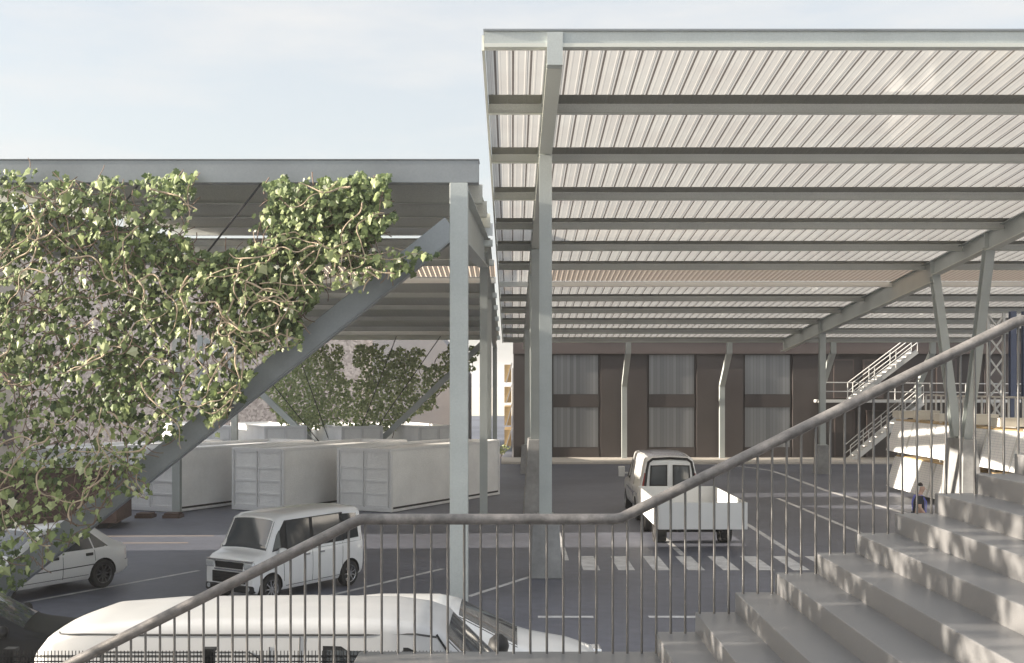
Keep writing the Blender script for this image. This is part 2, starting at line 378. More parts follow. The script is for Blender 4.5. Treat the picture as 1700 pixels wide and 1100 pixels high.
for X in (6.55, 12.25, 18.1, 23.7):
    q = MB(); q.bar((X,70.3,.12), (X,70.3,4.4), .30, .28, up=(0,1,0)); q.bar((X,70.3,4.36), (X,67.9,6.25), .30, .28, up=(0,1,0)); q.bar((X,67.9,6.15), (X,67.9,rz_(68.2)), .30, .28, up=(0,1,0))
    q.build('bent_column', STEEL, rc)

# ------------------------------------------------------------------ left front canopy
lc = thing('canopy', (0,0,0), 0, 'lower grey steel canopy with a broad front beam hung with ivy at left', 'canopy')
LX0, LX1 = -11.7, -.605
LP = [22.0,26.8,31.5,36.3,41.0]; lz = lambda D: CAMZ+3.65+.0735*(D-22)
b = MB(); b.box((LX0,21.85,lz(22)),(LX1,22.15,lz(22)+.41)); b.box((LX0-.02,21.83,lz(22)+.412),(LX1+.01,22.3,lz(22)+.43), STEELB); b.build('front_beam', STEEL, lc, bevel=.008)
for i, D in enumerate(LP[1:]):
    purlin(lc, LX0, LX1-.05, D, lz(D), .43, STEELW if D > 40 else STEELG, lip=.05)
b = MB(); corrug(b, LX0, LX1-.02, 22.1, 41.4, lambda D: lz(D)+.44); b.build('roof_sheet', SHEETD, lc)
for X in (-.965, -11.4):
    b = MB(); up = (0,0,1)
    zc = lambda D: CAMZ+3.085+.0735*(D-22)
    b.ibeam((X,22.2,zc(22.2)), (X,41.3,zc(41.3)), .33, 1.03, tf=.04, tw=.30 if False else .03)
    b.build('rafter', STEEL, lc)
    q = MB(); q.bar((X,22.0,0),(X,22.0,lz(22)-.002), .33, .33, up=(0,1,0)); q.build('column', STEEL, lc, bevel=.01)
    hcol(lc, X, 41.0, 0, zc(41)-.53, w=.26)
    q = MB(); q.box((X-.32,21.7,0),(X+.32,22.3,.10)); q.build('base_plate', CONC, lc)
def XZ(px, py, D=22.0): return P(px, py, D)
b = MB(); a = XZ(750,376); c = XZ(-80,1037); b.prism([(-.15,-.195),(.15,-.195),(.15,.195),(-.15,.195)], c, a); b.prism([(-.155,-.22),(.155,-.22),(.155,-.197),(-.155,-.197)], c, a, m=STEELB)
b.mats = []; b.m = [0]*len(b.f); b.build('brace', STEELB, lc, bevel=.008)
for (p, q_) in (((437,300),(0,858)),((120,470),(-30,790)),((235,300),(-120,760))):
    b = MB(); b.tube([P(*p,21.95), P(*q_,21.95)], .018, 6); b.build('cable', CABLE, lc)

# ------------------------------------------------------------------ left rear canopy
lr = thing('canopy', (0,0,0), 0, 'grey steel canopy sloping down over the white containers, behind the ivy', 'canopy')
QX0, QX1 = -11.7, -.66
qz = lambda D: rz_(D)+.15
for i, D in enumerate(PD):
    if D < 41: continue
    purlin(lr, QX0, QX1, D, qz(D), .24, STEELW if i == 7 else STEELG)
b = MB(); corrug(b, QX0, QX1, 41.0, 44.93, lambda D: qz(D)+.25); b.build('roof_sheet', SHEETD, lr)
b = MB(); corrug(b, QX0, QX1, 48.75, 68.5, lambda D: qz(D)+.25); b.build('roof_sheet', SHEETD, lr)
b = MB(); corrug(b, QX0, QX1, 44.95, 48.74, lambda D: qz(D)+.25, .2, .03); o = b.build('rooflight_strip', TANM, lr); o['label'] = 'tan see-through rooflight strip'
for X in (-.965, -11.4):
    b = MB(); b.ibeam((X,42.0,qz(42)-.26), (X,68.4,qz(68.4)-.26), .25, .50); b.build('rafter', STEEL, lr)
    for D in (49.5, 67.6): hcol(lr, X, D, 0, qz(D)-.515, w=.25)
for a, c in ((-8.6,-1.4),(-9.5,-16.7)):
    b = MB(); b.bar((a,65.5,0), (c,65.5,6.85), .30, .30, up=(0,1,0)); b.build('brace', STEEL, lr)
hcol(lr, -16.95, 65.5, 0, 7.1, w=.26)
for a, c in ((-8.6,-3.9),(-8.9,-6.3),(-9.6,-12.0),(-9.7,-15.2)):
    b = MB(); b.tube([(a,65.7,.3), (c,65.7,qz(65.7)-.1)], .025, 6); b.build('cable', CABLE, lr)

# ------------------------------------------------------------------ warehouse behind
wh = thing('warehouse', (0,0,0), 0, 'dark brown clad warehouse with grey ribbed panels beyond the canopy', 'building')
WY = 71.2
b = MB(); b.box((.1,WY,0),(48,WY+26,7.9)); b.build('wall', WALLB, wh)
b = MB(); b.box((.06,WY-.32,6.30),(48,WY-.003,6.95)); b.box((.06,WY-.36,6.22),(48,WY-.003,6.297)); b.build('fascia', FASC, wh)
b = MB(); b.box((-.2,WY-.6,7.902),(48.2,WY+26.3,8.1)); b.build('roof', SHEETD, wh)
for k in range(-1, 8):
    x = 5.24+5.66*k; x0 = max(x, .1)
    b = MB(); b.box((x0,WY-.16,.12),(x+2.72,WY-.004,6.215)); b.build('pilaster', WALLB, wh)
for k in range(3):
    x = 2.42+5.66*k
    for z0, z1 in ((.72,3.06),(3.84,6.17)):
        b = MB(); b.box((x+.02,WY-.05,z0),(x+2.66,WY-.006,z1)); b.build('cladding_panel', BOARDS, wh)
    b = MB(); b.box((x,WY-.10,3.08),(x+2.70,WY-.006,3.82)); b.build('spandrel', WALLB, wh)
    b = MB(); b.box((x,WY-.10,.12),(x+2.70,WY-.006,.70)); b.build('spandrel', WALLB, wh)
for x, z0, z1 in ((18.95,3.6,5.9),(20.7,3.6,5.9),(19.0,.13,2.9),(20.9,.13,2.9),(25.0,3.6,5.9),(28,.13,3)):
    f = MB(); f.box((x,WY-.20,z0),(x+1.2,WY-.003,z1)); f = f.build('door', FASC, wh)
    f2 = MB(); f2.box((x+.07,WY-.205,z0+.07),(x+1.13,WY-.19,z1-.07)); f2.build('leaf', WALLB, f)

# ------------------------------------------------------------------ external steel stair on the warehouse
es = thing('steel_stair', (0,0,0), 0, 'pale steel fire stair and landing with railings against the brown warehouse', 'stairs')
SY = 69.4; W_ = F/SY
def PX(px, py, dy=0): v = P(px, py, SY); v.y += dy; return v
b = MB(); p = PX(1362,663.5); q = PX(1720,668); b.box((p.x,SY-.1,q.z),(q.x,SY+1.5,p.z)); b.build('platform', WHITES, es)
def rail(b, pts, post_h, step=1.7, n=2, dy=0):
    for j in range(len(pts)-1):
        a, c = Vector(pts[j]), Vector(pts[j+1])
        for k in range(n):
            hh = post_h*(k+1)/n; b.tube([a+Vector((0,0,hh)), c+Vector((0,0,hh))], .03, 5)
        m = max(1, int((c-a).length/step))
        for i in range(m+1):
            s = a.lerp(c, i/m); b.tube([s, s+Vector((0,0,post_h))], .03, 5)
b = MB(); rail(b, [PX(1368,664,-.05), PX(1720,667,-.05)], 1.02, 2.0); b.build('platform_railing', WHITES, es)
for (a, c, nm) in (((1411,768),(1532,668),13),((1415,664),(1522,583),13)):
    b = MB()
    for dy in (-.08, .95): b.bar(PX(*a,dy), PX(*c,dy), .05, .26)
    b.build('stringer', WHITES, es)
    b = MB()
    for i in range(nm):
        s = PX(*a).lerp(PX(*c), (i+.5)/nm); b.box((s.x-.13,s.y-.05,s.z-.02),(s.x+.13,s.y+.93,s.z+.03))
    b.build('treads', WHITES, es)
    b = MB()
    for dy in (-.1, .97): rail(b, [PX(*a,dy), PX(*c,dy)], 1.0, 1.3)
    b.build('stair_railing', WHITES, es)

# ------------------------------------------------------------------ tilted panel racks
def rack(name, label, X, Y0, Y1, tiers, wpan, dx, boxes=True):
    t = thing(name, (X,Y0,0), 0, label, 'rack')
    n = max(1, round((Y1-Y0)/wpan)); w = (Y1-Y0)/n
    for (z0, z1) in tiers:
        for i in range(n):
            a, c = i*w, (i+1)*w-.02
            b = MB(); b.add([(-dx,a,z0),(-dx,c,z0),(0,c,z1),(0,a,z1),(-dx+.04,a,z0-.01),(-dx+.04,c,z0-.01),(.04,c,z1-.01),(.04,a,z1-.01)],
                            [(0,1,2,3),(4,7,6,5),(0,4,5,1),(3,2,6,7),(0,3,7,4),(1,5,6,2)])
            pn = b.build('grid_panel', GRID, t)
            b = MB(); b.bar((-dx-.015,a+.06,z0),(-.015,a+.06,z1), .12, .03, up=(-1,0,0)); b.build('panel_rib', WHITES, pn)
        b = MB(); b.box((.05,0,z1-.04),(.9,Y1-Y0,z1+.045)); b.build('timber_shelf', TAN, t)
    b = MB(); H = max(z1 for _, z1 in tiers)
    for i in range(n+1):
        y = min(i*w, Y1-Y0-.06); b.box((.12,y,0),(.20,y+.08,H+.09)); b.box((.95,y,0),(1.03,y+.08,H+.09))
    b.build('rack_frame', WHITES, t)
    return t
rack('panel_rack', 'two tiers of tilted white grid panels on timber shelves at right, behind the person', 16.05, 30.5, 50.5, ((.18,1.43),(1.68,2.92)), 2.5, .38)
lk = thing('panel_rack', (-.1,72.5,0), 0, 'narrow stack of four tan boards with tilted white panels seen end-on past the last columns', 'rack')
for (y0, y1) in ((605,634),(642,668),(675,706),(713,740)):
    z1 = CAMZ-(y0-637)*.0363; z0 = CAMZ-(y1-637)*.0363
    b = MB(); b.box((-.36,.05,z0),(.06,5,z1)); b.build('board_stack', TAN, lk)
    b = MB(); b.bar((-.26,0,z0-.03),(.10,0,z1+.12), .06, .05, up=(0,1,0)); b.bar((-.26,5.1,z0-.03),(.10,5.1,z1+.12), .06, .05, up=(0,1,0)); b.build('panel_rib', WHITES, lk)
b = MB(); b.box((.12,.1,0),(.17,.2,5.4)); b.box((.12,4.9,0),(.17,5.0,5.4)); b.build('rack_frame', WHITES, lk)
# cream crates standing on the big rack
for i, (px, w) in enumerate(((1503,.9),(1538,.8),(1572,.6),(1632,.8),(1672,.8))):
    D = 16.6*F/(px-850); b = MB(); h=.26+.07*(i%2); b.box((-.4,-w/2,0),(.4,w/2,h)); b.box((-.42,-w/2-.02,h+.001),(.42,w/2+.02,h+.03))
    o = b.build('crate', CREAM, loc=(16.6,D,3.025)); tag(o, ['cream crate at the far end of the panel rack top','cream crate second from the far end of the panel rack','small cream crate beside the slanted column on the panel rack','cream crate right of the slanted columns on the rack top','longest cream crate on the rack top beside the lattice mast'][i], 'crate', 'crates on top of the panel rack')
gr = thing('guard_railing', (0,0,0), 0, 'white steel guard railing with close uprights above the tilted panels', 'railing')
b = MB()
for z in (3.05, 3.95): b.box((17.3,30.5,z),(17.36,50.4,z+.07))
b.build('rails', WHITES, gr)
for i in range(34):
    y = 30.6+i*.6; b = MB(); b.box((17.30,y,3.12),(17.36,y+.07,3.95)); b.build('upright', WHITES, gr)
b = MB(); b.box((17.1,30.4,2.9),(20.5,50.5,3.045)); b.box((17.2,30.5,0),(20.4,50.4,2.897)); o = b.build('loading_deck', CONC); tag(o, 'grey loading deck behind the tilted white panels', 'deck')
lm = thing('lattice_mast', (0,0,0), 0, 'white steel lattice mast with crossed bars at far right', 'mast')
LD = 45.0
b = MB()
for px in (1641,1667):
    p = P(px, 790, LD); b.box((p.x-.05,LD,3.045),(p.x+.05,LD+.1,7.1))
b.build('mast_legs', WHITES, lm)
b = MB(); xa, xb = P(1641,0,LD).x, P(1667,0,LD).x; z = 3.0
for i in range(5):
    b.bar((xa,LD+.05,3.1+i*.78),(xb,LD+.05,3.1+(i+1)*.78), .06, .06, up=(0,1,0)); b.bar((xb,LD-.02,3.1+i*.78),(xa,LD-.02,3.1+(i+1)*.78), .06, .06, up=(0,1,0))
b.build('cross_bars', WHITES, lm)
for i, px in enumerate((1681,1702)):
    p = P(px, 700, 45.6); b = MB(); b.ibeam((p.x,45.6,3.045),(p.x,45.6,7.2), .22, .22, up=(0,1,0)); o = b.build('blue_post', BLUE)
    tag(o, ['blue steel post just right of the lattice mast','blue steel post at the very right edge of the picture'][i], 'post', 'blue posts at the loading deck')

# ------------------------------------------------------------------ walls and buildings at far left
b = MB(); b.box((-70,80,0),(-9.2,92,13.6)); o = b.build('pebbledash_building', PEB); tag(o, 'pinkish pebbledash building wall behind the far ivy', 'building')
b = MB(); b.prism([(-9.15,0),(-3.0,0),(-3.0,6.4),(-4.65,7.6),(-9.15,7.6)], (0,90,0), (0,79,0)); 
me_pts = [(-9.15,0),(-3.05,0),(-3.05,5.2),(-4.65,7.5),(-6,9.2),(-9.15,9.2)]
b = MB(); n = len(me_pts)
b.add([(x,79,z) for x,z in me_pts]+[(x,91,z) for x,z in me_pts], [tuple(range(n)), tuple(range(n,2*n))]+[(i,(i+1)%n,n+(i+1)%n,n+i) for i in range(n)])
o = b.build('rendered_building', RENDER_); tag(o, 'plain grey rendered gable wall right of the far ivy', 'building')

# ------------------------------------------------------------------ containers
def container_proto(L=7.8, W=2.32, H=2.19):
    t = thing('shipping_container', (0,0,0), 0, '', 'container')        # origin: front right bottom corner; local +x along length, +y to the left of door
    b = MB(); b.box((.06,.04,.16),(L-.06,W-.04,H-.10)); b.build('body', CONT, t)
    b = MB(); e = .10
    for y in (0, W-e):
        b.box((0,y,0),(e,y+e,H)); b.box((L-e,y,0),(L,y+e,H))
        b.box((e,y+.0,H-e),(L-e,y+e,H)); b.box((e,y,.0),(L-e,y+e,.09))
    for x in (0, L-e): b.box((x,e,H-e),(x+e,W-e,H)); b.box((x,e,0),(x+e,W-e,.15))
    b.build('frame', CONTF, t, bevel=.008)
    for k in range(2):
        y0 = .13+k*(W/2-.10); y1 = y0+W/2-.16; d = MB(); d.box((.03,y0,.17),(.058,y1,H-.13)); d = d.build('door', CONT, t)
        q = MB()
        zs = (.17, .60, 1.05, 1.5, H-.13)
        for z in zs[:]: q.box((.006,y0,z-.035),(.029,y1,z+.035))
        for y in (y0, y1-.05): q.box((.008,y,.17),(.0285,y+.05,H-.13))
        q.build('door_frame', CONTF, d)
    b = MB(); b.box((.03,.03,.092),(L-.03,W-.03,.158)); b.build('fork_slot', DARK, t)
    return t
ang = math.atan2(7.1, 3.6)
labs = ['white container mostly hidden behind the lower ivy','leftmost white container with its doors in clear view, on dark feet','middle white container of the near row, behind the boxy small van','rightmost white container of the near row, running behind the grey post']
cp = container_proto()
for i, px in enumerate((113,291,471,650)):
    o = cp if i == 0 else copy_tree(cp)
    D = 41.5; o.location = ((px-850)*D/F, D, .02); o.rotation_euler = (0,0,R(62)); tag(o, labs[i], 'container', 'white containers under the left canopy')
labs = ['far white container at the left end of the back row','far white container second from left in the back row','far white container below the right half of the distant ivy','far white container nearest the grey post in the back row']
for i, px in enumerate((385,510,636,762)):
    o = copy_tree(cp); D = 64.5; o.location = ((px-850)*D/F, D, .02); o.rotation_euler = (0,0,R(116)); tag(o, labs[i], 'container', 'white containers under the left canopy')
for i, px in enumerate((238,284)):
    b = MB(); x, y = G(px, 860); b.box((-.28,-.3,0),(.28,.3,.10)); b.box((-.24,-.26,.10),(.24,.26,.16)); o = b.build('timber_foot', RUST, loc=(x,y+.25,0)); tag(o, ['brown timber foot under the left side of the leftmost clear container','brown timber foot under the right corner of the leftmost clear container'][i], 'foot', 'feet under the container')
sk = thing('skip', (-15.2,36.6,0), R(6), 'rust brown steel skip standing behind the white hatchback', 'skip')
b = MB(); b.box((-4.5,0,.18),(3.1,2.2,.26)); b.box((-4.5,0,.262),(3.1,.06,1.75)); b.box((-4.5,2.14,.262),(3.1,2.2,1.75)); b.box((-4.5,.061,.262),(-4.44,2.139,1.75)); b.box((3.04,.061,.262),(3.1,2.139,1.75)); b.build('tub', RUST, sk, bevel=.01)
b = MB()
for x in (-3.6,-2.2,-.8,.6,2.0): b.box((x,-.07,.262),(x+.1,-.002,1.70))
b.box((-4.55,-.09,1.752),(3.15,.08,1.84)); b.box((3.02,.082,1.752),(3.16,2.12,1.84)); b.build('ribs', RUST, sk)
b = MB(); b.box((-4.2,.2,0),(-3.9,2,.178)); b.box((2.5,.2,0),(2.8,2,.178)); b.build('skids', DARK, sk)

# ------------------------------------------------------------------ vehicles
def lerp(a, b, t): return a+(b-a)*t
class Car:
    def __init__(s, st): s.st = sorted(st)
    def par(s, x):
        st = s.st
        if x <= st[0][0]: return st[0][1:]
        for a, b in zip(st, st[1:]):
            if x <= b[0]:
                t = (x-a[0])/(b[0]-a[0]); return tuple(lerp(p, q, t) for p, q in zip(a[1:], b[1:]))
        return st[-1][1:]
    def ring(s, x):
        zb, zl, zt, w, wt = s.par(x); r = min(.10, (zt-zl)*.5); h = zl-zb
        return [(0,zb),(w*.90,zb),(w*.965,zb+h*.10),(w*.99,zb+h*.3),(w,zb+h*.62),(w*.985,zl-h*.06),(w*.965,zl),
                (lerp(w*.965,wt,.5),lerp(zl,zt-r,.5)),(wt,zt-r),(wt*.965,zt-r*.45),(wt*.90,zt-r*.12),(wt*.7,zt+.004),(wt*.35,zt+.018),(0,zt+.024)]
    def hw(s, x, z):
        rg = s.ring(x)
        for a, b in zip(rg[1:], rg[2:]):
            if a[1] <= z <= b[1] and b[1] > a[1]: return lerp(a[0], b[0], (z-a[1])/(b[1]-a[1]))
        return rg[1][0]
    def top(s, x, u):
        rg = s.ring(x)[8:]; y = abs(u)*rg[0][0]; rr = list(reversed(rg))
        for a, b in zip(rr, rr[1:]):
            if a[0] <= y <= b[0]+1e-6: return math.copysign(y, u), lerp(a[1], b[1], (y-a[0])/max(1e-6, b[0]-a[0]))
        return math.copysign(y, u), rg[0][1]
    def body(s, parent, m, name='body', wheels=(), wr=.34, ww=.26, well=DARK, sub=3):
        xs = []
        for a, b in zip(s.st, s.st[1:]):
            for k in range(sub): xs.append(lerp(a[0], b[0], k/sub))
        xs.append(s.st[-1][0]); n = 14; mb = MB(); full = 2*n-2
        vs = []
        for x in xs:
            rg = s.ring(x); vs += [(x,y,z) for y,z in rg]+[(x,-y,z) for y,z in reversed(rg[1:-1])]
        fs = [(i*full+j,i*full+(j+1)%full,(i+1)*full+(j+1)%full,(i+1)*full+j) for i in range(len(xs)-1) for j in range(full)]
        fs += [tuple(range(full)), tuple((len(xs)-1)*full+j for j in range(full))]
        mb.add(vs, fs); o = mb.build(name, m, parent, smooth=38)
        if wheels:
            o.parent = None; cut = MB()
            for (x, y) in wheels:
                sg = 1 if y > 0 else -1; c = []
                nn = 28; q = len(cut.v); ya, yb = y-sg*ww, y+sg*.3
                vv = [(x+wr*math.cos(2*math.pi*k/nn), ya, wr*.86+wr*math.sin(2*math.pi*k/nn)) for k in range(nn)]+[(x+wr*math.cos(2*math.pi*k/nn), yb, wr*.86+wr*math.sin(2*math.pi*k/nn)) for k in range(nn)]
                cut.add(vv, [tuple(range(nn)), tuple(range(nn,2*nn))]+[(k,(k+1)%nn,nn+(k+1)%nn,nn+k) for k in range(nn)])
            co = cut.build('cutter', well)
            md = o.modifiers.new('b', 'BOOLEAN'); md.object = co; md.operation = 'DIFFERENCE'; md.solver = 'EXACT'; md.material_mode = 'TRANSFER'
            dg = bpy.context.evaluated_depsgraph_get(); dg.update()
            me = bpy.data.meshes.new_from_object(o.evaluated_get(dg)); o.modifiers.clear(); o.data = me; me.name = name
            me.set_sharp_from_angle(angle=R(38))
            bpy.data.objects.remove(co); o.parent = parent
        return o
    def patch(s, name, m, parent, side, poly, off=.006, dep=.03):       # poly of (x,z) on the flank
        out = [(x, side*(s.hw(x,z)+off), z) for x,z in poly]; inn = [(x, y-side*dep, z) for x,y,z in out]; n = len(poly)
        b = MB(); b.add(out+inn, [tuple(range(n)), tuple(reversed(range(n,2*n)))]+[(i,(i+1)%n,n+(i+1)%n,n+i) for i in range(n)])
        return b.build(name, m, parent)
    def screen(s, name, m, parent, x0, x1, u0=-.9, u1=.9, off=.008, nx=6, nu=10, taper=0.):
        b = MB(); vs = []
        for k in (0, 1):
            for i in range(nx+1):
                x = lerp(x0, x1, i/nx)
                for j in range(nu+1):
                    u = lerp(u0, u1, j/nu)*(1-taper*i/nx); y, z = s.top(x, u); vs.append((x, y, z+off-.02*k))
        w = nu+1; q = (nx+1)*w
        fs = [(i*w+j,i*w+j+1,(i+1)*w+j+1,(i+1)*w+j) for i in range(nx) for j in range(nu)]
        fs += [(q+i*w+j,q+(i+1)*w+j,q+(i+1)*w+j+1,q+i*w+j+1) for i in range(nx) for j in range(nu)]
        for i in range(nx):
            for j in (0, nu): fs.append((i*w+j,(i+1)*w+j,q+(i+1)*w+j,q+i*w+j))
        for j in range(nu):
            for i in (0, nx): fs.append((i*w+j,i*w+j+1,q+i*w+j+1,q+i*w+j))
        b.add(vs, fs); return b.build(name, m, parent, smooth=40)
    def seam(s, parent, side, pts, w=.012, name='panel_seam', m=None):
        b = MB(); P3 = []
        for (x0,z0),(x1,z1) in zip(pts, pts[1:]):
            for k in range(6): t = k/6; x, z = lerp(x0,x1,t), lerp(z0,z1,t); P3.append(Vector((x, side*(s.hw(x,z)+.001), z)))
        x, z = pts[-1]; P3.append(Vector((x, side*(s.hw(x,z)+.001), z)))
        b.tube(P3, w/2, 4); return b.build(name, m or SEAM, parent)
def wheel(parent, x, y, r=.29, w=.19, spokes=8, rim=RIM):
    sg = 1 if y > 0 else -1
    e = bpy.data.objects.new('wheel', None); COL.objects.link(e); e.parent = parent; e.location = (x, y-sg*w/2, r); e.empty_display_size = .1
    b = MB(); b.lathe([(r*.66,-w/2),(r*.9,-w/2),(r*.985,-w*.36),(r,-w*.2),(r,w*.2),(r*.985,w*.36),(r*.9,w/2),(r*.66,w/2),(r*.66,-w/2)], n=28); b.build('tyre', TYRE, e, smooth=35)
    b = MB(); yy = sg*w*.36
    b.lathe([(r*.66,sg*w*.5),(r*.62,sg*w*.47),(r*.60,sg*w*.2)], n=28)
    for k in range(spokes):
        a = 2*math.pi*k/spokes; p0 = Vector((math.cos(a)*r*.08, yy, math.sin(a)*r*.08)); p1 = Vector((math.cos(a)*r*.635, yy+sg*.01, math.sin(a)*r*.635)); b.bar(p0, p1, .03, r*.10, up=(0,1,0))
    b.lathe([(.0001,yy+sg*.02),(r*.13,yy+sg*.02),(r*.13,yy-sg*.03)], n=12)
    b.build('rim', rim, e, smooth=35)
    b = MB(); b.lathe([(.0001,sg*w*.05),(r*.655,sg*w*.05)], n=20); b.build('brake_disc', BLKPL, e)
def flat(name, m, parent, axis, pos, poly, t=.02):            # slab facing +/-x (axis sign), poly in (y,z)
    n = len(poly); b = MB(); b.add([(pos,y,z) for y,z in poly]+[(pos-axis*t,y,z) for y,z in poly], [tuple(range(n)), tuple(reversed(range(n,2*n)))]+[(i,(i+1)%n,n+(i+1)%n,n+i) for i in range(n)])
    return b.build(name, m, parent)
def mirror(parent, x, y, z, m, s=1.):
    sg = 1 if y > 0 else -1
    b = MB(); n, k = 10, 6; vs = []
    for i in range(k+1):
        a = math.pi*i/k-math.pi/2
        for j in range(n):
            t = 2*math.pi*j/n; vs.append((x+.10*s*math.cos(a)*math.cos(t)*.8, y+sg*.12*s+.13*s*math.sin(a), z+.09*s*math.cos(a)*math.sin(t)))
    b.add(vs, [(i*n+j,i*n+(j+1)%n,(i+1)*n+(j+1)%n,(i+1)*n+j) for i in range(k) for j in range(n)])
    b.bar((x,y-sg*.05,z-.04),(x,y+sg*.08,z-.02), .05, .04)
    return b.build('wing_mirror', m, parent, smooth=60)

# --- boxy small van (three-quarter front view)
KF = Vector((-.535,-.845))
kv = thing('small_van', (-4.83,25.87,0), math.atan2(KF.y, KF.x), 'boxy pearl white small van parked in front of the containers, seen over the handrail', 'van')
K = Car([(-1.70,.34,.98,1.58,.66,.57),(-1.66,.26,1.0,1.69,.725,.615),(-1.55,.24,1.0,1.735,.737,.63),(-.9,.22,1.0,1.765,.74,.635),(.1,.22,.99,1.77,.74,.635),(.80,.22,.985,1.745,.74,.63),(.98,.22,.98,1.68,.74,.625),
         (1.30,.22,.965,1.06,.735,.67),(1.36,.22,.955,1.02,.73,.67),(1.56,.22,.90,.965,.715,.65),(1.65,.24,.84,.90,.69,.62),(1.70,.28,.72,.76,.64,.58)])
K.body(kv, SILVP, wheels=[(x,y) for x in (-1.22,1.23) for y in (.74,-.74)], wr=.335)
K.screen('windscreen', GLASSL, kv, 1.0, 1.295, -.93, .93)
for sd in (1,-1):
    K.patch('window_seal', BLKPL, kv, sd, [(-1.04,1.03),(.78,1.03),(.78,1.63),(-1.04,1.645)], .008); K.patch('pillar_trim', BLKPL, kv, sd, [(.785,1.03),(.97,1.03),(.96,1.40),(.785,1.62)], .008)
    f = K.patch('side_window', GLASS, kv, sd, [(.05,1.06),(.76,1.06),(.76,1.60),(.05,1.62)], .014)
    K.patch('side_window', GLASS, kv, sd, [(-.92,1.05),(-.05,1.05),(-.05,1.62),(-.92,1.62)], .014)
    K.patch('side_window', GLASS, kv, sd, [(-1.52,1.06),(-1.02,1.05),(-1.02,1.61),(-1.50,1.59)], .014)
    K.patch('quarter_window', GLASS, kv, sd, [(.95,1.06),(1.18,1.03),(1.02,1.36),(.95,1.44)], .014)
    K.seam(kv, sd, [(.0,.30),(.0,1.02)]); K.seam(kv, sd, [(-.95,.34),(-.98,1.0)]); K.seam(kv, sd, [(-.95,.30),(.80,.30)]); K.seam(kv, sd, [(.86,.40),(.90,1.0)]); K.seam(kv, sd, [(-1.6,.98),(.9,.965)], .008)
    for x in (-.16, -.02):
        b = MB(); y = sd*(K.hw(x+.06,.88)+.015); b.bar((x-.10+(.22 if x > -.1 else -.10),y,.88),(x+.06+(.22 if x > -.1 else -.10),y,.88), .02, .03); b.build('door_handle', CHROME, kv)
    for x in (-1.22,1.23): wheel(kv, x, sd*.735, .285, .165, 9)
    mirror(kv, 1.0, sd*.70, 1.02, SILVP)
    K.patch('tail_lamp', REDL, kv, sd, [(-1.685,.78),(-1.60,.80),(-1.60,1.14),(-1.685,1.12)])
    b = MB(); b.add([(1.60,sd*.36,.80),(1.70,sd*.36,.66),(1.60,sd*.66,.68),(1.45,sd*.70,.86),(1.52,sd*.66,.90),(1.705,sd*.36,.80)], [(0,1,2,3),(0,4,3),(0,5,4)], )
    q = MB(); q.box((1.50,min(sd*.40,sd*.675),.70),(1.715,max(sd*.40,sd*.675),.86)); q.build('headlamp', LAMP, kv, bevel=.04)
b = MB(); b.box((1.52,-.39,.71),(1.712,.39,.84)); b.build('grille', BLKPL, kv, bevel=.015)
b = MB(); b.box((1.6,-.63,.862),(1.722,.63,.89)); b.box((1.6,-.40,.665),(1.724,.40,.705)); b.build('grille_trim', CHROME, kv, bevel=.008)
b = MB(); b.box((1.5,-.46,.42),(1.718,.46,.645)); 
for z in (.47,.53,.59): b.box((1.70,-.45,z),(1.726,.45,z+.012))
b.build('lower_grille', BLKPL, kv, bevel=.02)
b = MB(); b.box((1.45,-.66,.24),(1.728,.66,.40)); b.build('bumper', BLKPL, kv, bevel=.04)
for sd in (1,-1):
    b = MB(); b.lathe([(.0001,.0),(.045,.0),(.05,-.02)], n=12); o = b.build('fog_lamp', LAMP, kv); o.rotation_euler = (0,0,R(-90)); o.location = (1.735,sd*.55,.33)
flat('rear_window', GLASS, kv, -1, -1.705, [(-.5,1.08),(.5,1.08),(.46,1.5),(-.46,1.5)])
for y in (-.34,.34):
    for x in (.25,-.6):
        pass

# --- white hatchback
HF = Vector((-.515,-.857)); left = Vector((-HF.y,HF.x))
base = Vector((-8.92,26.3)); cen = base-left*.80+HF*1.24
hb = thing('hatchback', (cen.x,cen.y,0), math.atan2(HF.y,HF.x), 'angular white hatchback with dark side windows, parked at left under the ivy', 'car')
Hc = Car([(-1.93,.36,.80,.86,.70,.64),(-1.90,.30,.84,.92,.77,.66),(-1.72,.26,.86,.99,.81,.62),(-1.20,.24,.86,1.34,.815,.56),(-1.0,.24,.86,1.385,.815,.57),(-.2,.24,.85,1.40,.815,.58),(.30,.24,.84,1.36,.815,.57),(.98,.24,.83,.90,.815,.66),(1.1,.24,.82,.87,.815,.70),(1.75,.26,.74,.78,.80,.70),(1.93,.32,.60,.66,.74,.66)])
Hc.body(hb, WHITEP, wheels=[(x,y) for x in (-1.24,1.24) for y in (.82,-.82)], wr=.355)
Hc.screen('windscreen', GLASSL, hb, .34, .94, -.92, .92)
Hc.screen('rear_window', GLASS, hb, -1.64, -1.24, -.85, .85)
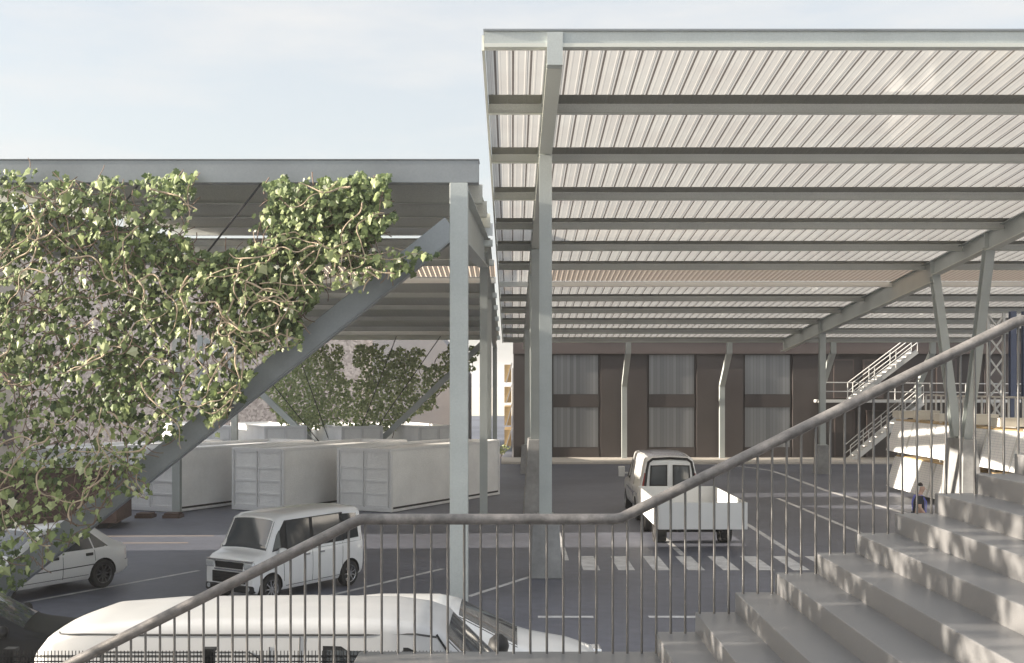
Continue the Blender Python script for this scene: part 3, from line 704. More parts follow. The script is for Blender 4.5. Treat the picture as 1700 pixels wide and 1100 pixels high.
for sd in (1,-1):
    Hc.patch('side_window', GLASS, hb, sd, [(-.15,.89),(.72,.89),(.30,1.27),(-.15,1.31)])
    Hc.patch('side_window', GLASS, hb, sd, [(-.98,.89),(-.20,.89),(-.20,1.31),(-.92,1.29)])
    Hc.patch('quarter_window', GLASS, hb, sd, [(-1.40,.90),(-1.02,.89),(-.97,1.27)])
    Hc.seam(hb, sd, [(-.18,.32),(-.18,.87)]); Hc.seam(hb, sd, [(.86,.34),(.92,.80)]); Hc.seam(hb, sd, [(-1.02,.62),(-1.0,.86)]); Hc.seam(hb, sd, [(-.85,.34),(.86,.34)])
    Hc.seam(hb, sd, [(-1.9,.56),(1.8,.52)], .02, 'side_moulding', BLKPL)
    for x in (-.86,.02):
        b = MB(); y = sd*(Hc.hw(x,.77)+.006); b.box((x-.09,y-.012,.75),(x+.09,y+.012,.81)); b.build('door_handle', BLKPL, hb)
    for x in (-1.24,1.24): wheel(hb, x, sd*.825, .31, .20, 10, mat('dark_alloy', (.16,.16,.165), .3, .9, .05, 10))
    mirror(hb, .66, sd*.76, .92, WHITEP, .9)
    Hc.patch('tail_lamp', REDL, hb, sd, [(-1.915,.66),(-1.86,.66),(-1.86,.80),(-1.915,.80)])
    q = MB(); q.box((1.80,min(sd*.42,sd*.68),.52),(1.94,max(sd*.42,sd*.68),.62)); q.build('headlamp', LAMP, hb, bevel=.02)
b = MB(); b.box((-1.34,-.56,1.36),(-1.12,.56,1.395)); b.build('roof_spoiler', WHITEP, hb, bevel=.01)
b = MB(); b.box((-1.99,-.72,.36),(-1.86,.72,.56)); b.build('rear_bumper', WHITEP, hb, bevel=.03)
b = MB(); b.box((1.82,-.38,.48),(1.955,.38,.60)); b.build('grille', BLKPL, hb, bevel=.015)

# --- black car at the lower left corner
bc = thing('black_car', (-8.05,17.6,0), R(12), 'glossy black car cut off by the lower left corner, beside the big white van', 'car')
Bc = Car([(-2.1,.34,.8,.88,.72,.66),(-1.95,.28,.86,.98,.82,.66),(-1.3,.25,.9,1.36,.86,.58),(-.9,.25,.9,1.45,.86,.59),(-.1,.25,.89,1.47,.86,.60),(.25,.25,.88,1.42,.86,.59),(1.0,.25,.86,.96,.86,.68),(1.15,.25,.85,.91,.86,.72),(1.8,.27,.76,.80,.84,.74),(2.1,.32,.6,.66,.76,.7)])
Bc.body(bc, BLACKP, wheels=[(x,y) for x in (-1.3,1.32) for y in (.86,-.86)], wr=.35)
Bc.screen('windscreen', GLASS, bc, .30, .97, -.92, .92); Bc.screen('rear_window', GLASS, bc, -1.85, -1.35, -.85, .85)
for sd in (1,-1):
    Bc.patch('side_window', GLASS, bc, sd, [(-.12,.94),(.80,.92),(.28,1.32),(-.12,1.37)]); Bc.patch('side_window', GLASS, bc, sd, [(-1.2,.95),(-.18,.94),(-.18,1.37),(-.95,1.34)])
    for x in (-1.3,1.32): wheel(bc, x, sd*.86, .31, .2, 8)
    mirror(bc, .75, sd*.82, .98, BLACKP)

# --- big white van in the foreground
wv = thing('panel_van', (-2.25,12.75,0), 0, 'large white panel van seen from above behind the balusters, nose to the right', 'van')
V = Car([(-2.55,.40,1.15,1.55,.86,.72),(-2.50,.34,1.2,1.78,.93,.78),(-2.38,.32,1.2,1.93,.96,.80),(-2.1,.32,1.2,2.03,.97,.81),(-1.4,.32,1.2,2.085,.97,.82),(0,.32,1.2,2.10,.97,.82),(1.0,.32,1.2,2.085,.97,.82),(1.35,.32,1.2,2.04,.97,.80),(1.55,.32,1.2,1.97,.97,.78),(2.12,.32,1.18,1.40,.96,.80),(2.25,.32,1.1,1.22,.95,.82),(2.75,.34,.95,1.02,.90,.78),(2.95,.40,.7,.78,.80,.7)])
V.body(wv, VANP, wheels=[(x,y) for x in (-1.6,1.9) for y in (.97,-.97)], wr=.40)
V.screen('windscreen', GLASSL, wv, 1.60, 2.10, -.93, .93)
for sd in (1,-1):
    V.seam(wv, sd, [(-2.3,1.955),(-2.0,1.965),(1.3,1.965),(1.5,1.93)], .022, 'roof_gutter', SEAM)
    V.seam(wv, sd, [(-2.2,1.30),(-2.12,1.72),(-1.95,1.80),(-.35,1.80),(-.25,1.74),(-.25,1.3)], .014, 'panel_recess')
    V.seam(wv, sd, [(.15,.5),(.15,1.95)]); V.seam(wv, sd, [(-.15,.5),(-.15,1.85)]); V.seam(wv, sd, [(1.45,.5),(1.50,1.25)])
    w = V.patch('door_window', GLASS, wv, sd, [(.42,1.28),(1.62,1.26),(1.42,1.70),(1.20,1.80),(.42,1.82)])
    V.patch('window_seal', BLKPL, wv, sd, [(.38,1.25),(1.70,1.23),(1.47,1.72),(1.22,1.84),(.38,1.86)], .003)
    V.seam(wv, sd, [(1.50,1.95),(1.62,1.78),(1.95,1.45)], .03, 'windscreen_seal', BLKPL)
    for x in (-1.6,1.9): wheel(wv, x, sd*.965, .35, .22, 6, BLKPL)
    mirror(wv, 1.70, sd*.95, 1.36, BLKPL, 1.4)
    V.patch('tail_lamp', REDL, wv, sd, [(-2.53,.9),(-2.44,.9),(-2.44,1.4),(-2.53,1.4)])

# --- white people carrier behind it
wc = thing('people_carrier', (-1.15,16.2,0), 0, 'white people carrier half hidden behind the big van, its bonnet showing left of the stairs', 'car')
Mc = Car([(-2.1,.36,.88,1.10,.78,.64),(-2.0,.3,.90,1.28,.86,.68),(-1.5,.28,.90,1.46,.89,.66),(-.7,.28,.90,1.54,.89,.66),(.15,.28,.90,1.54,.89,.66),(.40,.28,.90,1.49,.89,.66),(1.25,.28,.90,1.06,.89,.74),(1.4,.28,.88,1.01,.88,.76),(1.9,.30,.84,.92,.86,.76),(2.25,.32,.74,.81,.80,.7),(2.38,.38,.60,.66,.72,.62)])
Mc.body(wc, WHITEP, wheels=[(x,y) for x in (-1.35,1.45) for y in (.89,-.89)], wr=.36)
Mc.screen('windscreen', GLASSL, wc, .46, 1.22, -.93, .93)
for sd in (1,-1):
    Mc.patch('side_window', GLASS, wc, sd, [(-.3,.95),(.98,.95),(.45,1.36),(-.3,1.42)]); Mc.patch('side_window', GLASS, wc, sd, [(-1.8,.96),(-.36,.95),(-.36,1.42),(-1.6,1.36)])
    if sd < 0: mirror(wc, .98, sd*.86, 1.16, BLKPL, 1.7)
    for x in (-1.35,1.45): wheel(wc, x, sd*.89, .32, .2, 8)
    q = MB(); q.box((2.2,min(sd*.4,sd*.72),.66),(2.39,max(sd*.4,sd*.72),.80)); q.build('headlamp', LAMP, wc, bevel=.03)
    Mc.seam(wc, sd, [(-.33,.4),(-.33,1.02)]); Mc.seam(wc, sd, [(1.0,.4),(1.05,1.0)])

# --- two-tone van towing the trailer
tv = thing('full_size_van', (5.02,41.1,0), R(90), 'white and grey van with black framed rear doors, towing the white trailer', 'van')
T = Car([(-2.80,.42,1.12,1.96,.93,.72),(-2.77,.38,1.12,2.03,.98,.76),(-2.55,.36,1.12,2.10,1.0,.78),(-1.2,.36,1.12,2.16,1.0,.79),(.6,.36,1.12,2.15,1.0,.79),(1.1,.36,1.12,2.06,1.0,.77),(1.75,.36,1.12,1.34,1.0,.80),(1.9,.36,1.12,1.26,.99,.84),(2.6,.38,1.02,1.10,.95,.82),(2.8,.42,.85,.92,.88,.76)])
T.body(tv, WHITEP, wheels=[(x,y) for x in (-1.65,1.75) for y in (1.0,-1.0)], wr=.42)
T.screen('windscreen', GLASSL, tv, 1.14, 1.72, -.93, .93)
T.screen('roof_reflection_panel', GREYP, tv, -2.72, 1.0, -.93, .93, .006, 14, 10)  # grey skin: the canopy's reflection put into the roof colour
for sd in (1,-1):
    T.patch('lower_panel', GREYP, tv, sd, [(-2.7,.45),(-2.1,.45),(-2.05,.80),(-1.95,.90),(-1.3,.90),(-1.2,.80),(-1.15,.45),(1.2,.45),(1.3,.92),(-2.7,.96)][::-1], .004)
    T.patch('side_window', GLASS, tv, sd, [(.45,1.2),(1.45,1.2),(1.15,1.86),(.45,1.90)])
    T.seam(tv, sd, [(.35,.5),(.35,2.0)]); T.seam(tv, sd, [(-.9,.5),(-.9,2.0)])
    for x in (-1.65,1.75): wheel(tv, x, sd*.99, .36, .23, 6)
    q = MB(); q.box((1.18,min(sd*1.06,sd*1.28),1.2),(1.28,max(sd*1.06,sd*1.28),1.56)); q.box((1.2,min(sd*.94,sd*1.07),1.3),(1.25,max(sd*.94,sd*1.07),1.36)); q.build('wing_mirror', WHITEP, tv, bevel=.02)
    y0, y1 = (.03,.70) if sd > 0 else (-.70,-.03)
    sg = -1
    flat('rear_door', WHITEP, tv, -1, -2.812, [(y0,.55),(y1,.55),(y1*(.97 if sd>0 else .97) if True else y1,1.2),(y1*.92 if sd>0 else y1,1.96),(y0 if sd>0 else y0,1.96)] if sd > 0 else [(-.03,.55),(-.70,.55),(-.68,1.2),(-.645,1.96),(-.03,1.96)], .012)
    a, c = sd*.085, sd*.655
    flat('window_seal', BLKPL, tv, -1, -2.824, [(a,1.20),(c,1.20),(c*.95,1.86),(a,1.88)], .01)
    w = flat('rear_window', GLASSL, tv, -1, -2.832, [(a+sd*.05,1.25),(c-sd*.05,1.25),(c*.95-sd*.05,1.82),(a+sd*.05,1.83)], .006)
    flat('tail_lamp', REDL, tv, -1, -2.815, [(sd*.77,1.18),(sd*.90,1.15),(sd*.81,1.62),(sd*.745,1.62)], .02)
b = MB(); b.tube([(-2.79,-.80,1.1),(-2.80,-.735,1.7),(-2.80,-.68,1.96),(-2.80,-.55,2.06),(-2.80,0,2.09),(-2.80,.55,2.06),(-2.80,.68,1.96),(-2.80,.735,1.7),(-2.79,.80,1.1)], .045, 6); b.build('black_surround', BLKPL, tv)
b = MB(); b.box((-2.95,-.92,.42),(-2.78,.92,.60)); b.build('rear_bumper', BLKPL, tv, bevel=.03)

# --- trailer
tr = thing('trailer', (5.05,31.9,0), 0, 'open white box trailer hitched behind the van, near the zebra crossing', 'trailer')
w2 = 1.13; Lt = 5.05
b = MB(); b.box((-w2,0,.60),(w2,Lt,.66)); b.build('floor', TRAIL, tr)
for n_, a, c in (('tailboard',(-w2,-.05,.60),(w2,-.002,1.31)),('headboard',(-w2,Lt+.002,.60),(w2,Lt+.05,1.31)),('side_board',(-w2-.05,-.05,.60),(-w2-.002,Lt+.05,1.31)),('side_board',(w2+.002,-.05,.60),(w2+.05,Lt+.05,1.31))):
    b = MB(); b.box(a, c); b.build(n_, TRAIL, tr, bevel=.008)
for y in (1.95, 4.55):
    for sd in (1,-1):
        e = bpy.data.objects.new('wheel', None); COL.objects.link(e); e.parent = tr; e.location = (sd*.91,y,.33); e.rotation_euler = (0,0,R(90))
        b = MB(); r, w = .33, .34; b.lathe([(r*.6,-w/2),(r*.92,-w/2),(r,-w*.4),(r,w*.4),(r*.92,w/2),(r*.6,w/2),(r*.6,-w/2)], n=26); b.build('tyre', TYRE, e, smooth=35)
        b = MB(); b.lathe([(.0001,w*.3),(r*.3,w*.3),(r*.6,w*.42)], n=20); b.lathe([(.0001,-w*.3),(r*.3,-w*.3),(r*.6,-w*.42)], n=20); b.build('rim', RIM, e, smooth=40)
    b = MB(); b.tube([(-.75,y,.33),(.75,y,.33)], .04, 8); b.build('axle', BLKPL, tr)
b = MB(); b.bar((-.6,Lt,.52),(0,Lt+1.15,.5), .08, .1); b.bar((.6,Lt,.52),(0,Lt+1.15,.5), .08, .1); b.bar((-.6,.1,.55),(-.6,Lt,.55), .08, .09); b.bar((.6,.1,.55),(.6,Lt,.55), .08, .09); b.build('drawbar', BLKPL, tr)
tb = MB(); tb.box((-.34,-.25,0),(.34,.25,.26), BLKPL); tb.box((-.36,-.27,.262),(.36,.27,.31), GREYP); tb.box((-.08,-.265,.10),(.08,-.252,.18), CHROME); o = tb.build('toolbox', BLKPL, loc=(5.72,34.2,.662)); o.location.z = .662; tag(o, 'black toolbox lying on the floor of the white trailer', 'toolbox')

# ------------------------------------------------------------------ person
def skin_mesh(name, verts, edges, radii, m, parent, sub=2, root=0):
    me = bpy.data.meshes.new(name); me.from_pydata(verts, edges, []); o = bpy.data.objects.new(name, me); COL.objects.link(o)
    s = o.modifiers.new('s', 'SKIN'); s.use_smooth_shade = True
    for i, r in enumerate(radii):
        d = me.skin_vertices[0].data[i]; d.radius = (r if isinstance(r, tuple) else (r, r)); d.use_root = i == root
    q = o.modifiers.new('u', 'SUBSURF'); q.levels = sub; q.render_levels = sub
    dg = bpy.context.evaluated_depsgraph_get(); dg.update(); m2 = bpy.data.meshes.new_from_object(o.evaluated_get(dg)); o.modifiers.clear(); o.data = m2; m2.name = name
    m2.materials.clear(); m2.materials.append(m); m2.polygons.foreach_set('use_smooth', [True]*len(m2.polygons)); o.parent = parent
    return o
pp = P(1524, 800, 32.4)
pe = thing('person', (pp.x,32.4,0), R(-8), 'person in a dark T-shirt with violet straps, head bowed, walking right beyond the stairs', 'person')
# local: facing +x, left = +y
bv = [(0,0,.95),(.02,0,1.15),(.03,0,1.36),(.05,0,1.47),(.09,0,1.56),(.12,0,1.64),(.11,0,1.70),      # 0-6 spine, neck, head
      (.0,.10,.90),(.12,.10,.50),(.05,.10,.08),(.17,.10,.04),                                       # 7-10 left leg
      (.0,-.10,.90),(-.04,-.10,.50),(-.22,-.10,.12),(-.12,-.10,.05),                               # 11-14 right leg
      (.03,.19,1.40),(-.02,.25,1.15),(.13,.23,.93),(.19,.22,.86),                                  # 15-18 left arm
      (.03,-.19,1.40),(.0,-.25,1.15),(.16,-.22,.95),(.23,-.20,.89)]                                # 19-22 right arm
be = [(0,1),(1,2),(2,3),(3,4),(4,5),(5,6),(0,7),(7,8),(8,9),(9,10),(0,11),(11,12),(12,13),(13,14),(2,15),(15,16),(16,17),(17,18),(2,19),(19,20),(20,21),(21,22)]
br = [(.13,.16),(.12,.15),(.13,.18),.06,.058,(.10,.08),(.085,.075), .085,.06,.042,.038, .085,.06,.042,.038, .055,.045,.034,.032, .055,.045,.034,.032]
skin_mesh('body', bv, be, br, SKIN, pe)
for sd in (1,-1):
    base = Vector(bv[18 if sd > 0 else 22])
    for k in range(4):
        y = sd*(-.02+.014*k); L = (.075,.085,.08,.06)[k]; p = base+Vector((.01,y,-.02))
        b = MB(); b.tube([p, p+Vector((.02,0,-L*.5)), p+Vector((.0,0,-L))], [.009,.008,.006], 6); b.build('finger', SKIN, pe, smooth=60)
    b = MB(); p = base+Vector((.02,0,.01)); b.tube([p, p+Vector((.035,-sd*.02,-.03)), p+Vector((.035,-sd*.02,-.06))], [.011,.010,.007], 6); b.build('thumb', SKIN, pe, smooth=60)
skin_mesh('shirt', [(0,0,.90),(.02,0,1.15),(.03,0,1.36),(.045,0,1.455),(.03,.19,1.405),(-.01,.245,1.22),(.03,-.19,1.405),(.0,-.245,1.22)], [(0,1),(1,2),(2,3),(2,4),(4,5),(2,6),(6,7)],
          [(.15,.185),(.14,.17),(.15,.20),.075,.075,.066,.075,.066], NAVY, pe)
skin_mesh('trousers', [(0,0,.97),(.0,.10,.88),(.12,.10,.50),(.05,.10,.13),(.0,-.10,.88),(-.04,-.10,.50),(-.21,-.10,.17)], [(0,1),(1,2),(2,3),(0,4),(4,5),(5,6)], [(.14,.175),.10,.075,.06,.10,.075,.06], TROUS, pe)
skin_mesh('hair', [(.075,0,1.70),(.06,0,1.745),(.12,0,1.765)], [(0,1),(1,2)], [(.085,.08),(.09,.085),(.075,.075)], HAIR, pe)
b = MB()
for sd in (1,-1): b.tube([(.18,sd*.10,1.0),(.20,sd*.10,1.30),(.10,sd*.10,1.45),(.02,sd*.095,1.475),(-.09,sd*.08,1.44),(-.15,sd*.05,1.28),(-.14,0,1.05)], .014, 5)
b.build('straps', STRAP, pe)
b = MB(); b.add([(.20,-.012,1.62),(.235,-.0,1.59),(.20,.012,1.62),(.20,0,1.66)], [(0,1,3),(1,2,3),(0,2,1),(0,3,2)]); b.build('nose', SKIN, pe)
for sd in (1,-1):
    b = MB(); b.tube([(.10,sd*.082,1.66),(.085,sd*.095,1.64),(.10,sd*.084,1.61)], .013, 6); b.build('ear', SKIN, pe)
for sd in (1,-1):
    b = MB(); x = .05 if sd > 0 else -.21; z = 0 if sd > 0 else .03; b.box((x-.08,sd*.10-.045,z),(x+.19,sd*.10+.045,z+.09)); b.build('shoe', BLKPL, pe, bevel=.03)

# ------------------------------------------------------------------ concrete stairs with railing
RS = 220.0; YF = 9.09; YN = 3.2
def SX(px): return (px-850)/RS
def SZ(py): return CAMZ-(py-637)/RS
st = thing('staircase', (0,0,0), 0, 'broad grey concrete staircase in the foreground, dappled with sunlight, rising to the right', 'stairs')
rise, run = .1493, .3005
zl = SZ(1081); x1 = SX(1088)
TR = []                                    # (x0, x1, z)
xl0 = SX(597)
b = MB(); b.box((xl0,YN,0),(x1+.02,YF,zl)); b.build('landing', STAIR, st, bevel=.008); TR.append((xl0,x1,zl))
for k in range(1, 11):
    xa = x1+run*(k-1); xb = xa+run if k < 10 else 9.0; z = zl+rise*k
    b = MB(); b.box((xa,YN,0),(xb+(.02 if k < 10 else 0),YF-.0005*k,z)); b.build('step', STAIR, st, bevel=.008); TR.append((xa,xb,z))
for k in range(1, 16):
    xb = xl0-run*(k-1); xa = xb-run; z = zl-rise*k
    b = MB(); b.box((xa,YN,0),(xb+.02,YF-.0005*k,z)); b.build('step', STAIR, st, bevel=.008); TR.append((xa,xb,z))
rl = thing('stair_railing', (0,0,0), 0, 'weathered grey tube handrail on thin round balusters along the concrete stairs', 'railing')
YR = 9.02
def rpt(px, py): return Vector((SX(px), YR, SZ(py)))
path = [rpt(-300,1310), rpt(590,864.5), rpt(598,861), rpt(608,859.8), rpt(1020,859.8), rpt(1030,858), rpt(1040,853), rpt(1678,536), rpt(1690,532.5), rpt(1705,532), rpt(2300,532)]
b = MB(); pts = []
for a, c in zip(path, path[1:]):
    n = max(1, int((c-a).length/.25)); pts += [a.lerp(c, i/n) for i in range(n)]
pts.append(path[-1]); b.tube(pts, .041, 20); b.build('handrail', RAILM, rl, smooth=50)
def rail_z(x):
    for a, c in zip(path, path[1:]):
        if a.x <= x <= c.x: return lerp(a.z, c.z, (x-a.x)/(c.x-a.x))
    return path[-1].z
def tread_z(x):
    for a, c, z in TR:
        if a <= x < c: return z
    return 0
bx = [SX(p) for p in [581+27.2*i for i in range(0,17)]]
xx = 1016+27.2-1.5
px = 1040
while px < 1900: bx.append(SX(px)); px += 23.85
px = 557
while px > -120: bx.append(SX(px)); px -= 23.9
for x in bx:
    z0 = tread_z(x)
    if rail_z(x)-z0 < .3: continue
    b = MB(); b.tube([(x,YR,z0-.02),(x,YR,rail_z(x)-.03)], .0095, 8, cap=False); b.build('baluster', BARM, rl, smooth=60)

# ------------------------------------------------------------------ welded mesh fence below the stairs
fe = thing('mesh_fence', (0,0,0), 0, 'dark welded mesh fence with square posts at the foot of the stairs, lower left', 'fence')
FD = 10.4; ft = CAMZ-(1080-637)*FD/F
b = MB(); x = -6.2
while x < -.5: b.box((x,FD,.05),(x+.006,FD+.006,ft)); x += .03
z = .1
while z < ft: b.box((-6.2,FD+.0065,z),(-.5,FD+.0125,z+.006)); z += .2
b.box((-6.2,FD+.0065,ft-.06),(-.5,FD+.0145,ft-.05)); b.box((-6.2,FD+.0065,ft-.10),(-.5,FD+.0145,ft-.09))
b.build('mesh_panel', BLKPL, fe)
for px in (-160, 14, 345):
    x = (px-850)*FD/F; b = MB(); b.box((x-.04,FD+.02,0),(x+.04,FD+.10,ft-.02)); b.box((x-.05,FD+.01,ft-.018),(x+.05,FD+.11,ft+.012)); b.build('post', BLKPL, fe)

# ------------------------------------------------------------------ ivy
def inside(poly, x, y):
    c = False; j = len(poly)-1
    for i in range(len(poly)):
        xi, yi = poly[i]; xj, yj = poly[j]
        if (yi > y) != (yj > y) and x < (xj-xi)*(y-yi)/(yj-yi)+xi: c = not c
        j = i
    return c
LEAFSHAPE = [(0,-.42),(.26,-.52),(.30,-.26),(.52,-.12),(.30,.10),(.0,.56),(-.30,.10),(-.52,-.12),(-.30,-.26),(-.26,-.52)]
def add_leaf(b, p, size, n, roll, m):
    n = Vector(n).normalized(); t = Vector((0,0,1)); u = t.cross(n)
    if u.length < .1: u = Vector((1,0,0))
    u.normalize(); v = n.cross(u); c, s_ = math.cos(roll), math.sin(roll)
    uu = u*c+v*s_; vv = v*c-u*s_
    vs = [p+uu*(a*size)+vv*(d*size)+n*(-.25*size*abs(a)) for a,d in LEAFSHAPE]
    b.add(vs+[p+n*.03*size], [(i,(i+1)%10,10) for i in range(10)], m)
def stem_path(poly, px, py, D, ang, L, step=7, wob=.35, curl=0.):
    pts = []; x, y = px, py; a = ang; s = random.random()*90
    for i in range(int(L/step)):
        pts.append((x,y)); a += (mnoise.noise(Vector((s,i*.22,0)))*wob)+curl; x += math.cos(a)*step; y += math.sin(a)*step
        if i > 4 and not inside(poly, x, y): break
    return pts
IV = [(-200,280),(60,283),(100,300),(210,296),(290,287),(318,298),(320,350),(312,395),(335,420),(380,418),(412,405),(428,345),(448,300),(520,303),(570,296),(605,290),(638,296),(642,340),(636,385),(604,415),(640,428),(700,418),(725,424),(690,440),(672,456),(640,455),(600,470),(555,482),(528,487),(495,540),(503,568),(470,580),(420,590),(414,640),(385,680),(350,700),(318,690),(300,722),(246,738),(243,790),(250,832),(205,815),(165,862),(120,905),(80,932),(0,985),(-60,1010),(-200,1040)]
def clump(x, y, s): return mnoise.noise(Vector((x*s, y*s, 3.3)))
bounds = [(-200,165),(165,335),(335,760)]
labs = ['dense ivy with pale stems hanging at the left edge of the front beam','ivy block hanging from the middle of the front beam down over the brace','ivy at the right end, its shoots trailing over the brace towards the grey post']
for gi, (xa, xb) in enumerate(bounds):
    iv = thing('ivy', P((xa+xb)/2, 1000, 21.6), 0, labs[gi], 'ivy', 'ivy hanging from the front canopy'); o0 = iv.location.copy()
    lb = MB(); yb = MB()
    n = int(4300*(xb-max(xa,-120))/165*.74)
    cnt = 0; tries = 0
    while cnt < n and tries < n*8:
        tries += 1
        x = random.uniform(max(xa,-120), xb); y = random.uniform(280, 1010)
        jx, jy = 26*mnoise.noise(Vector((x*.045,y*.045,1.7))), 16*mnoise.noise(Vector((x*.05,y*.05,8.1)))
        if not inside(IV, x+jx, y+jy): continue
        c = clump(x, y, .018)+.6*clump(x+300, y, .05)
        edge = min(1, min(abs(y-285)/12+.3, 1))
        thin = .35 if (x > 255 and y > 560) or (x > 560 and y > 410) or (y > 700 and x > 60) else (.72 if y > 700 else 1)
        if random.random() > (.66+c*.9)*thin: continue
        cnt += 1
        D = 21.72-random.random()**1.5*.75
        nrm = Vector((random.gauss(-.25,.5), -1, random.gauss(.35,.45)))
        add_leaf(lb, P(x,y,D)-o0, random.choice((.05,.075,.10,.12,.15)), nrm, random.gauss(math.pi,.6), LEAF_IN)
    for _ in range(int((xb-max(xa,-120))*1.05)):
        x = random.uniform(max(xa,-120), xb); y = random.uniform(285, 985)
        if not inside(IV, x, y): continue
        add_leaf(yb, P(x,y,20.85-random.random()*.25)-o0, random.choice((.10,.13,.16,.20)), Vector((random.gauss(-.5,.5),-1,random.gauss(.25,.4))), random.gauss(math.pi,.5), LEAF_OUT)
    sb = MB(); db = MB()
    k = 0
    for _ in range(400):
        if k >= int((xb-max(xa,-120))*.10): break
        x = random.uniform(max(xa,-120), xb); y = random.uniform(288, 940)
        if not inside(IV, x, y): continue
        ang = random.choice((random.gauss(0,.5), random.gauss(0,.5), random.gauss(math.pi,.5), random.gauss(math.pi/2,.4), random.gauss(2.2,.3)))
        pts = stem_path(IV, x, y, 0, ang, random.uniform(60,230), 5, .62, random.choice((0,0,.02,-.03,.07,-.07)))
        if len(pts) < 6: continue
        k += 1; D0 = 20.72-random.random()*.2; r = random.uniform(.010,.020)
        w = [P(a,c,D0+.05*math.sin(i*.5)+.02*i/len(pts))-o0 for i,(a,c) in enumerate(pts)]
        sb.tube(w, [r*(1-.65*i/len(w)) for i in range(len(w))], 6)
        for i in range(3, len(w), 2):
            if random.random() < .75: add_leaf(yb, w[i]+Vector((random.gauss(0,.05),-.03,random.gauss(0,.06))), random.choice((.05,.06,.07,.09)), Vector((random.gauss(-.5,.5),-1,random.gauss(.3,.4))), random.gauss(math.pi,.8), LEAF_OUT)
    for _ in range(int((xb-max(xa,-120))*1.0)):
        x = random.uniform(max(xa,-120), xb); y = random.uniform(288, 960)
        if not inside(IV, x, y): continue
        pts = stem_path(IV, x, y, 0, random.uniform(0,6.28), random.uniform(40,140), 6, .7, random.choice((0,.08,-.08)))
        if len(pts) < 4: continue
        D0 = 21.6-random.random()*.6; r = random.uniform(.006,.011)
        db.tube([P(a,c,D0)-o0 for a,c in pts], r, 4)
    lb.build('leaves', LEAF_IN, iv); yb.build('young_leaves', LEAF_OUT, iv); sb.build('pale_stems', VINE, iv, smooth=60); db.build('brown_stems', VINED, iv)
# hand-placed shoots reaching over the brace belong to the right plant
sb = MB(); yb = MB()
for pts in ([(440,398),(490,385),(520,395),(560,420),(600,428),(650,415),(675,412)],[(430,470),(505,472),(560,478),(590,470),(605,462),(640,452),(668,455)],[(540,428),(590,425),(640,432),(690,421),(706,419)],[(360,520),(400,560),(440,590),(470,577),(505,565)],[(405,590),(400,640),(370,690),(355,700),(352,712)],[(205,800),(220,812),(245,832)],[(560,420),(555,450),(575,470),(615,468)]):
    w = []
    for (x0,y0),(x1_,y1_) in zip(pts, pts[1:]):
        for k in range(5): t = k/5; w.append(P(lerp(x0,x1_,t)+random.gauss(0,.6), lerp(y0,y1_,t)+2*math.sin(k*1.3+x0), 20.8)-o0)
    sb = MB(); sb.tube(w, [.014*(1-.7*i/len(w)) for i in range(len(w))], 6); sb.build('trailing_shoot', VINE, iv, smooth=60)
    for i in range(1, len(w)):
        for _ in range(2):
            if random.random() < .6: add_leaf(yb, w[i]+Vector((random.gauss(0,.07),random.gauss(0,.05)-.02,random.gauss(0,.07))), random.choice((.06,.08,.11)), Vector((random.gauss(-.4,.5),-1,random.gauss(.3,.4))), random.gauss(math.pi,.8), LEAF_OUT)
yb.build('shoot_leaves', LEAF_OUT, iv)

IR = [[(440,598),(455,578),(500,572),(572,576),(574,598),(560,615),(585,625),(586,705),(480,716),(455,690),(430,660),(405,655),(425,630)],
      [(588,580),(592,570),(638,572),(650,590),(652,577),(704,577),(706,600),(690,625),(700,640),(690,690),(650,716),(586,716),(586,640),(600,622),(588,600)],
      [(702,640),(700,610),(740,598),(722,594),(745,575),(800,572),(800,585),(780,600),(795,615),(765,622),(735,645),(722,672),(690,690)]]
labs = ['far dark ivy over the left arm of the distant V brace','far dark ivy in the middle of the distant V brace','thin far ivy beside the grey post, over the right arm of the distant brace']
for poly, lab in zip(IR, labs):
    cx = sum(p[0] for p in poly)/len(poly); iv = thing('ivy', P(cx, 766, 66.4), 0, lab, 'ivy', 'ivy on the distant brace'); o0 = iv.location.copy(); lb = MB(); db = MB()
    xs = [p[0] for p in poly]; ys = [p[1] for p in poly]; area = 0
    for _ in range(int((max(xs)-min(xs))*(max(ys)-min(ys))*.25)):
        x = random.uniform(min(xs), max(xs)); y = random.uniform(min(ys), max(ys))
        if not inside(poly, x+13*mnoise.noise(Vector((x*.09,y*.09,2.2))), y+13*mnoise.noise(Vector((x*.09,y*.09,7.7)))): continue
        if random.random() > .95+.5*clump(x, y, .06): continue
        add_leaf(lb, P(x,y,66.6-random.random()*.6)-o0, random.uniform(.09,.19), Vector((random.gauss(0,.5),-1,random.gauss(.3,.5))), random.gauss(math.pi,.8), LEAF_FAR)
    for _ in range(26):
        x = random.uniform(min(xs), max(xs)); y = random.uniform(min(ys), max(ys))
        if not inside(poly, x, y): continue
        db.tube([P(a,c,66.5)-o0 for a,c in stem_path(poly, x, y, 0, random.uniform(0,6.28), 60, 4, .6)], .02, 4)
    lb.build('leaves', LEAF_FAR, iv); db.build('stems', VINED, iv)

# small plant by the warehouse corner
pl = thing('shrub', (-.7,72.0,0), 0, 'small low green plant at the corner of the brown warehouse', 'plant'); lb = MB(); sb = MB()
for _ in range(12):
    a = random.uniform(0,6.28); top = Vector((math.cos(a)*.5, math.sin(a)*.5, random.uniform(.4,.8))); sb.tube([(0,0,0), top*.5+Vector((0,0,.1)), top], .012, 4)
    for k in range(9): add_leaf(lb, top*random.uniform(.5,1.1)+Vector((random.gauss(0,.08),random.gauss(0,.08),0)), .13, Vector((random.gauss(0,.6),-1,random.gauss(.4,.5))), random.uniform(0,6), LEAF_OUT)
lb.build('leaves', LEAF_OUT, pl); sb.build('stems', VINED, pl)

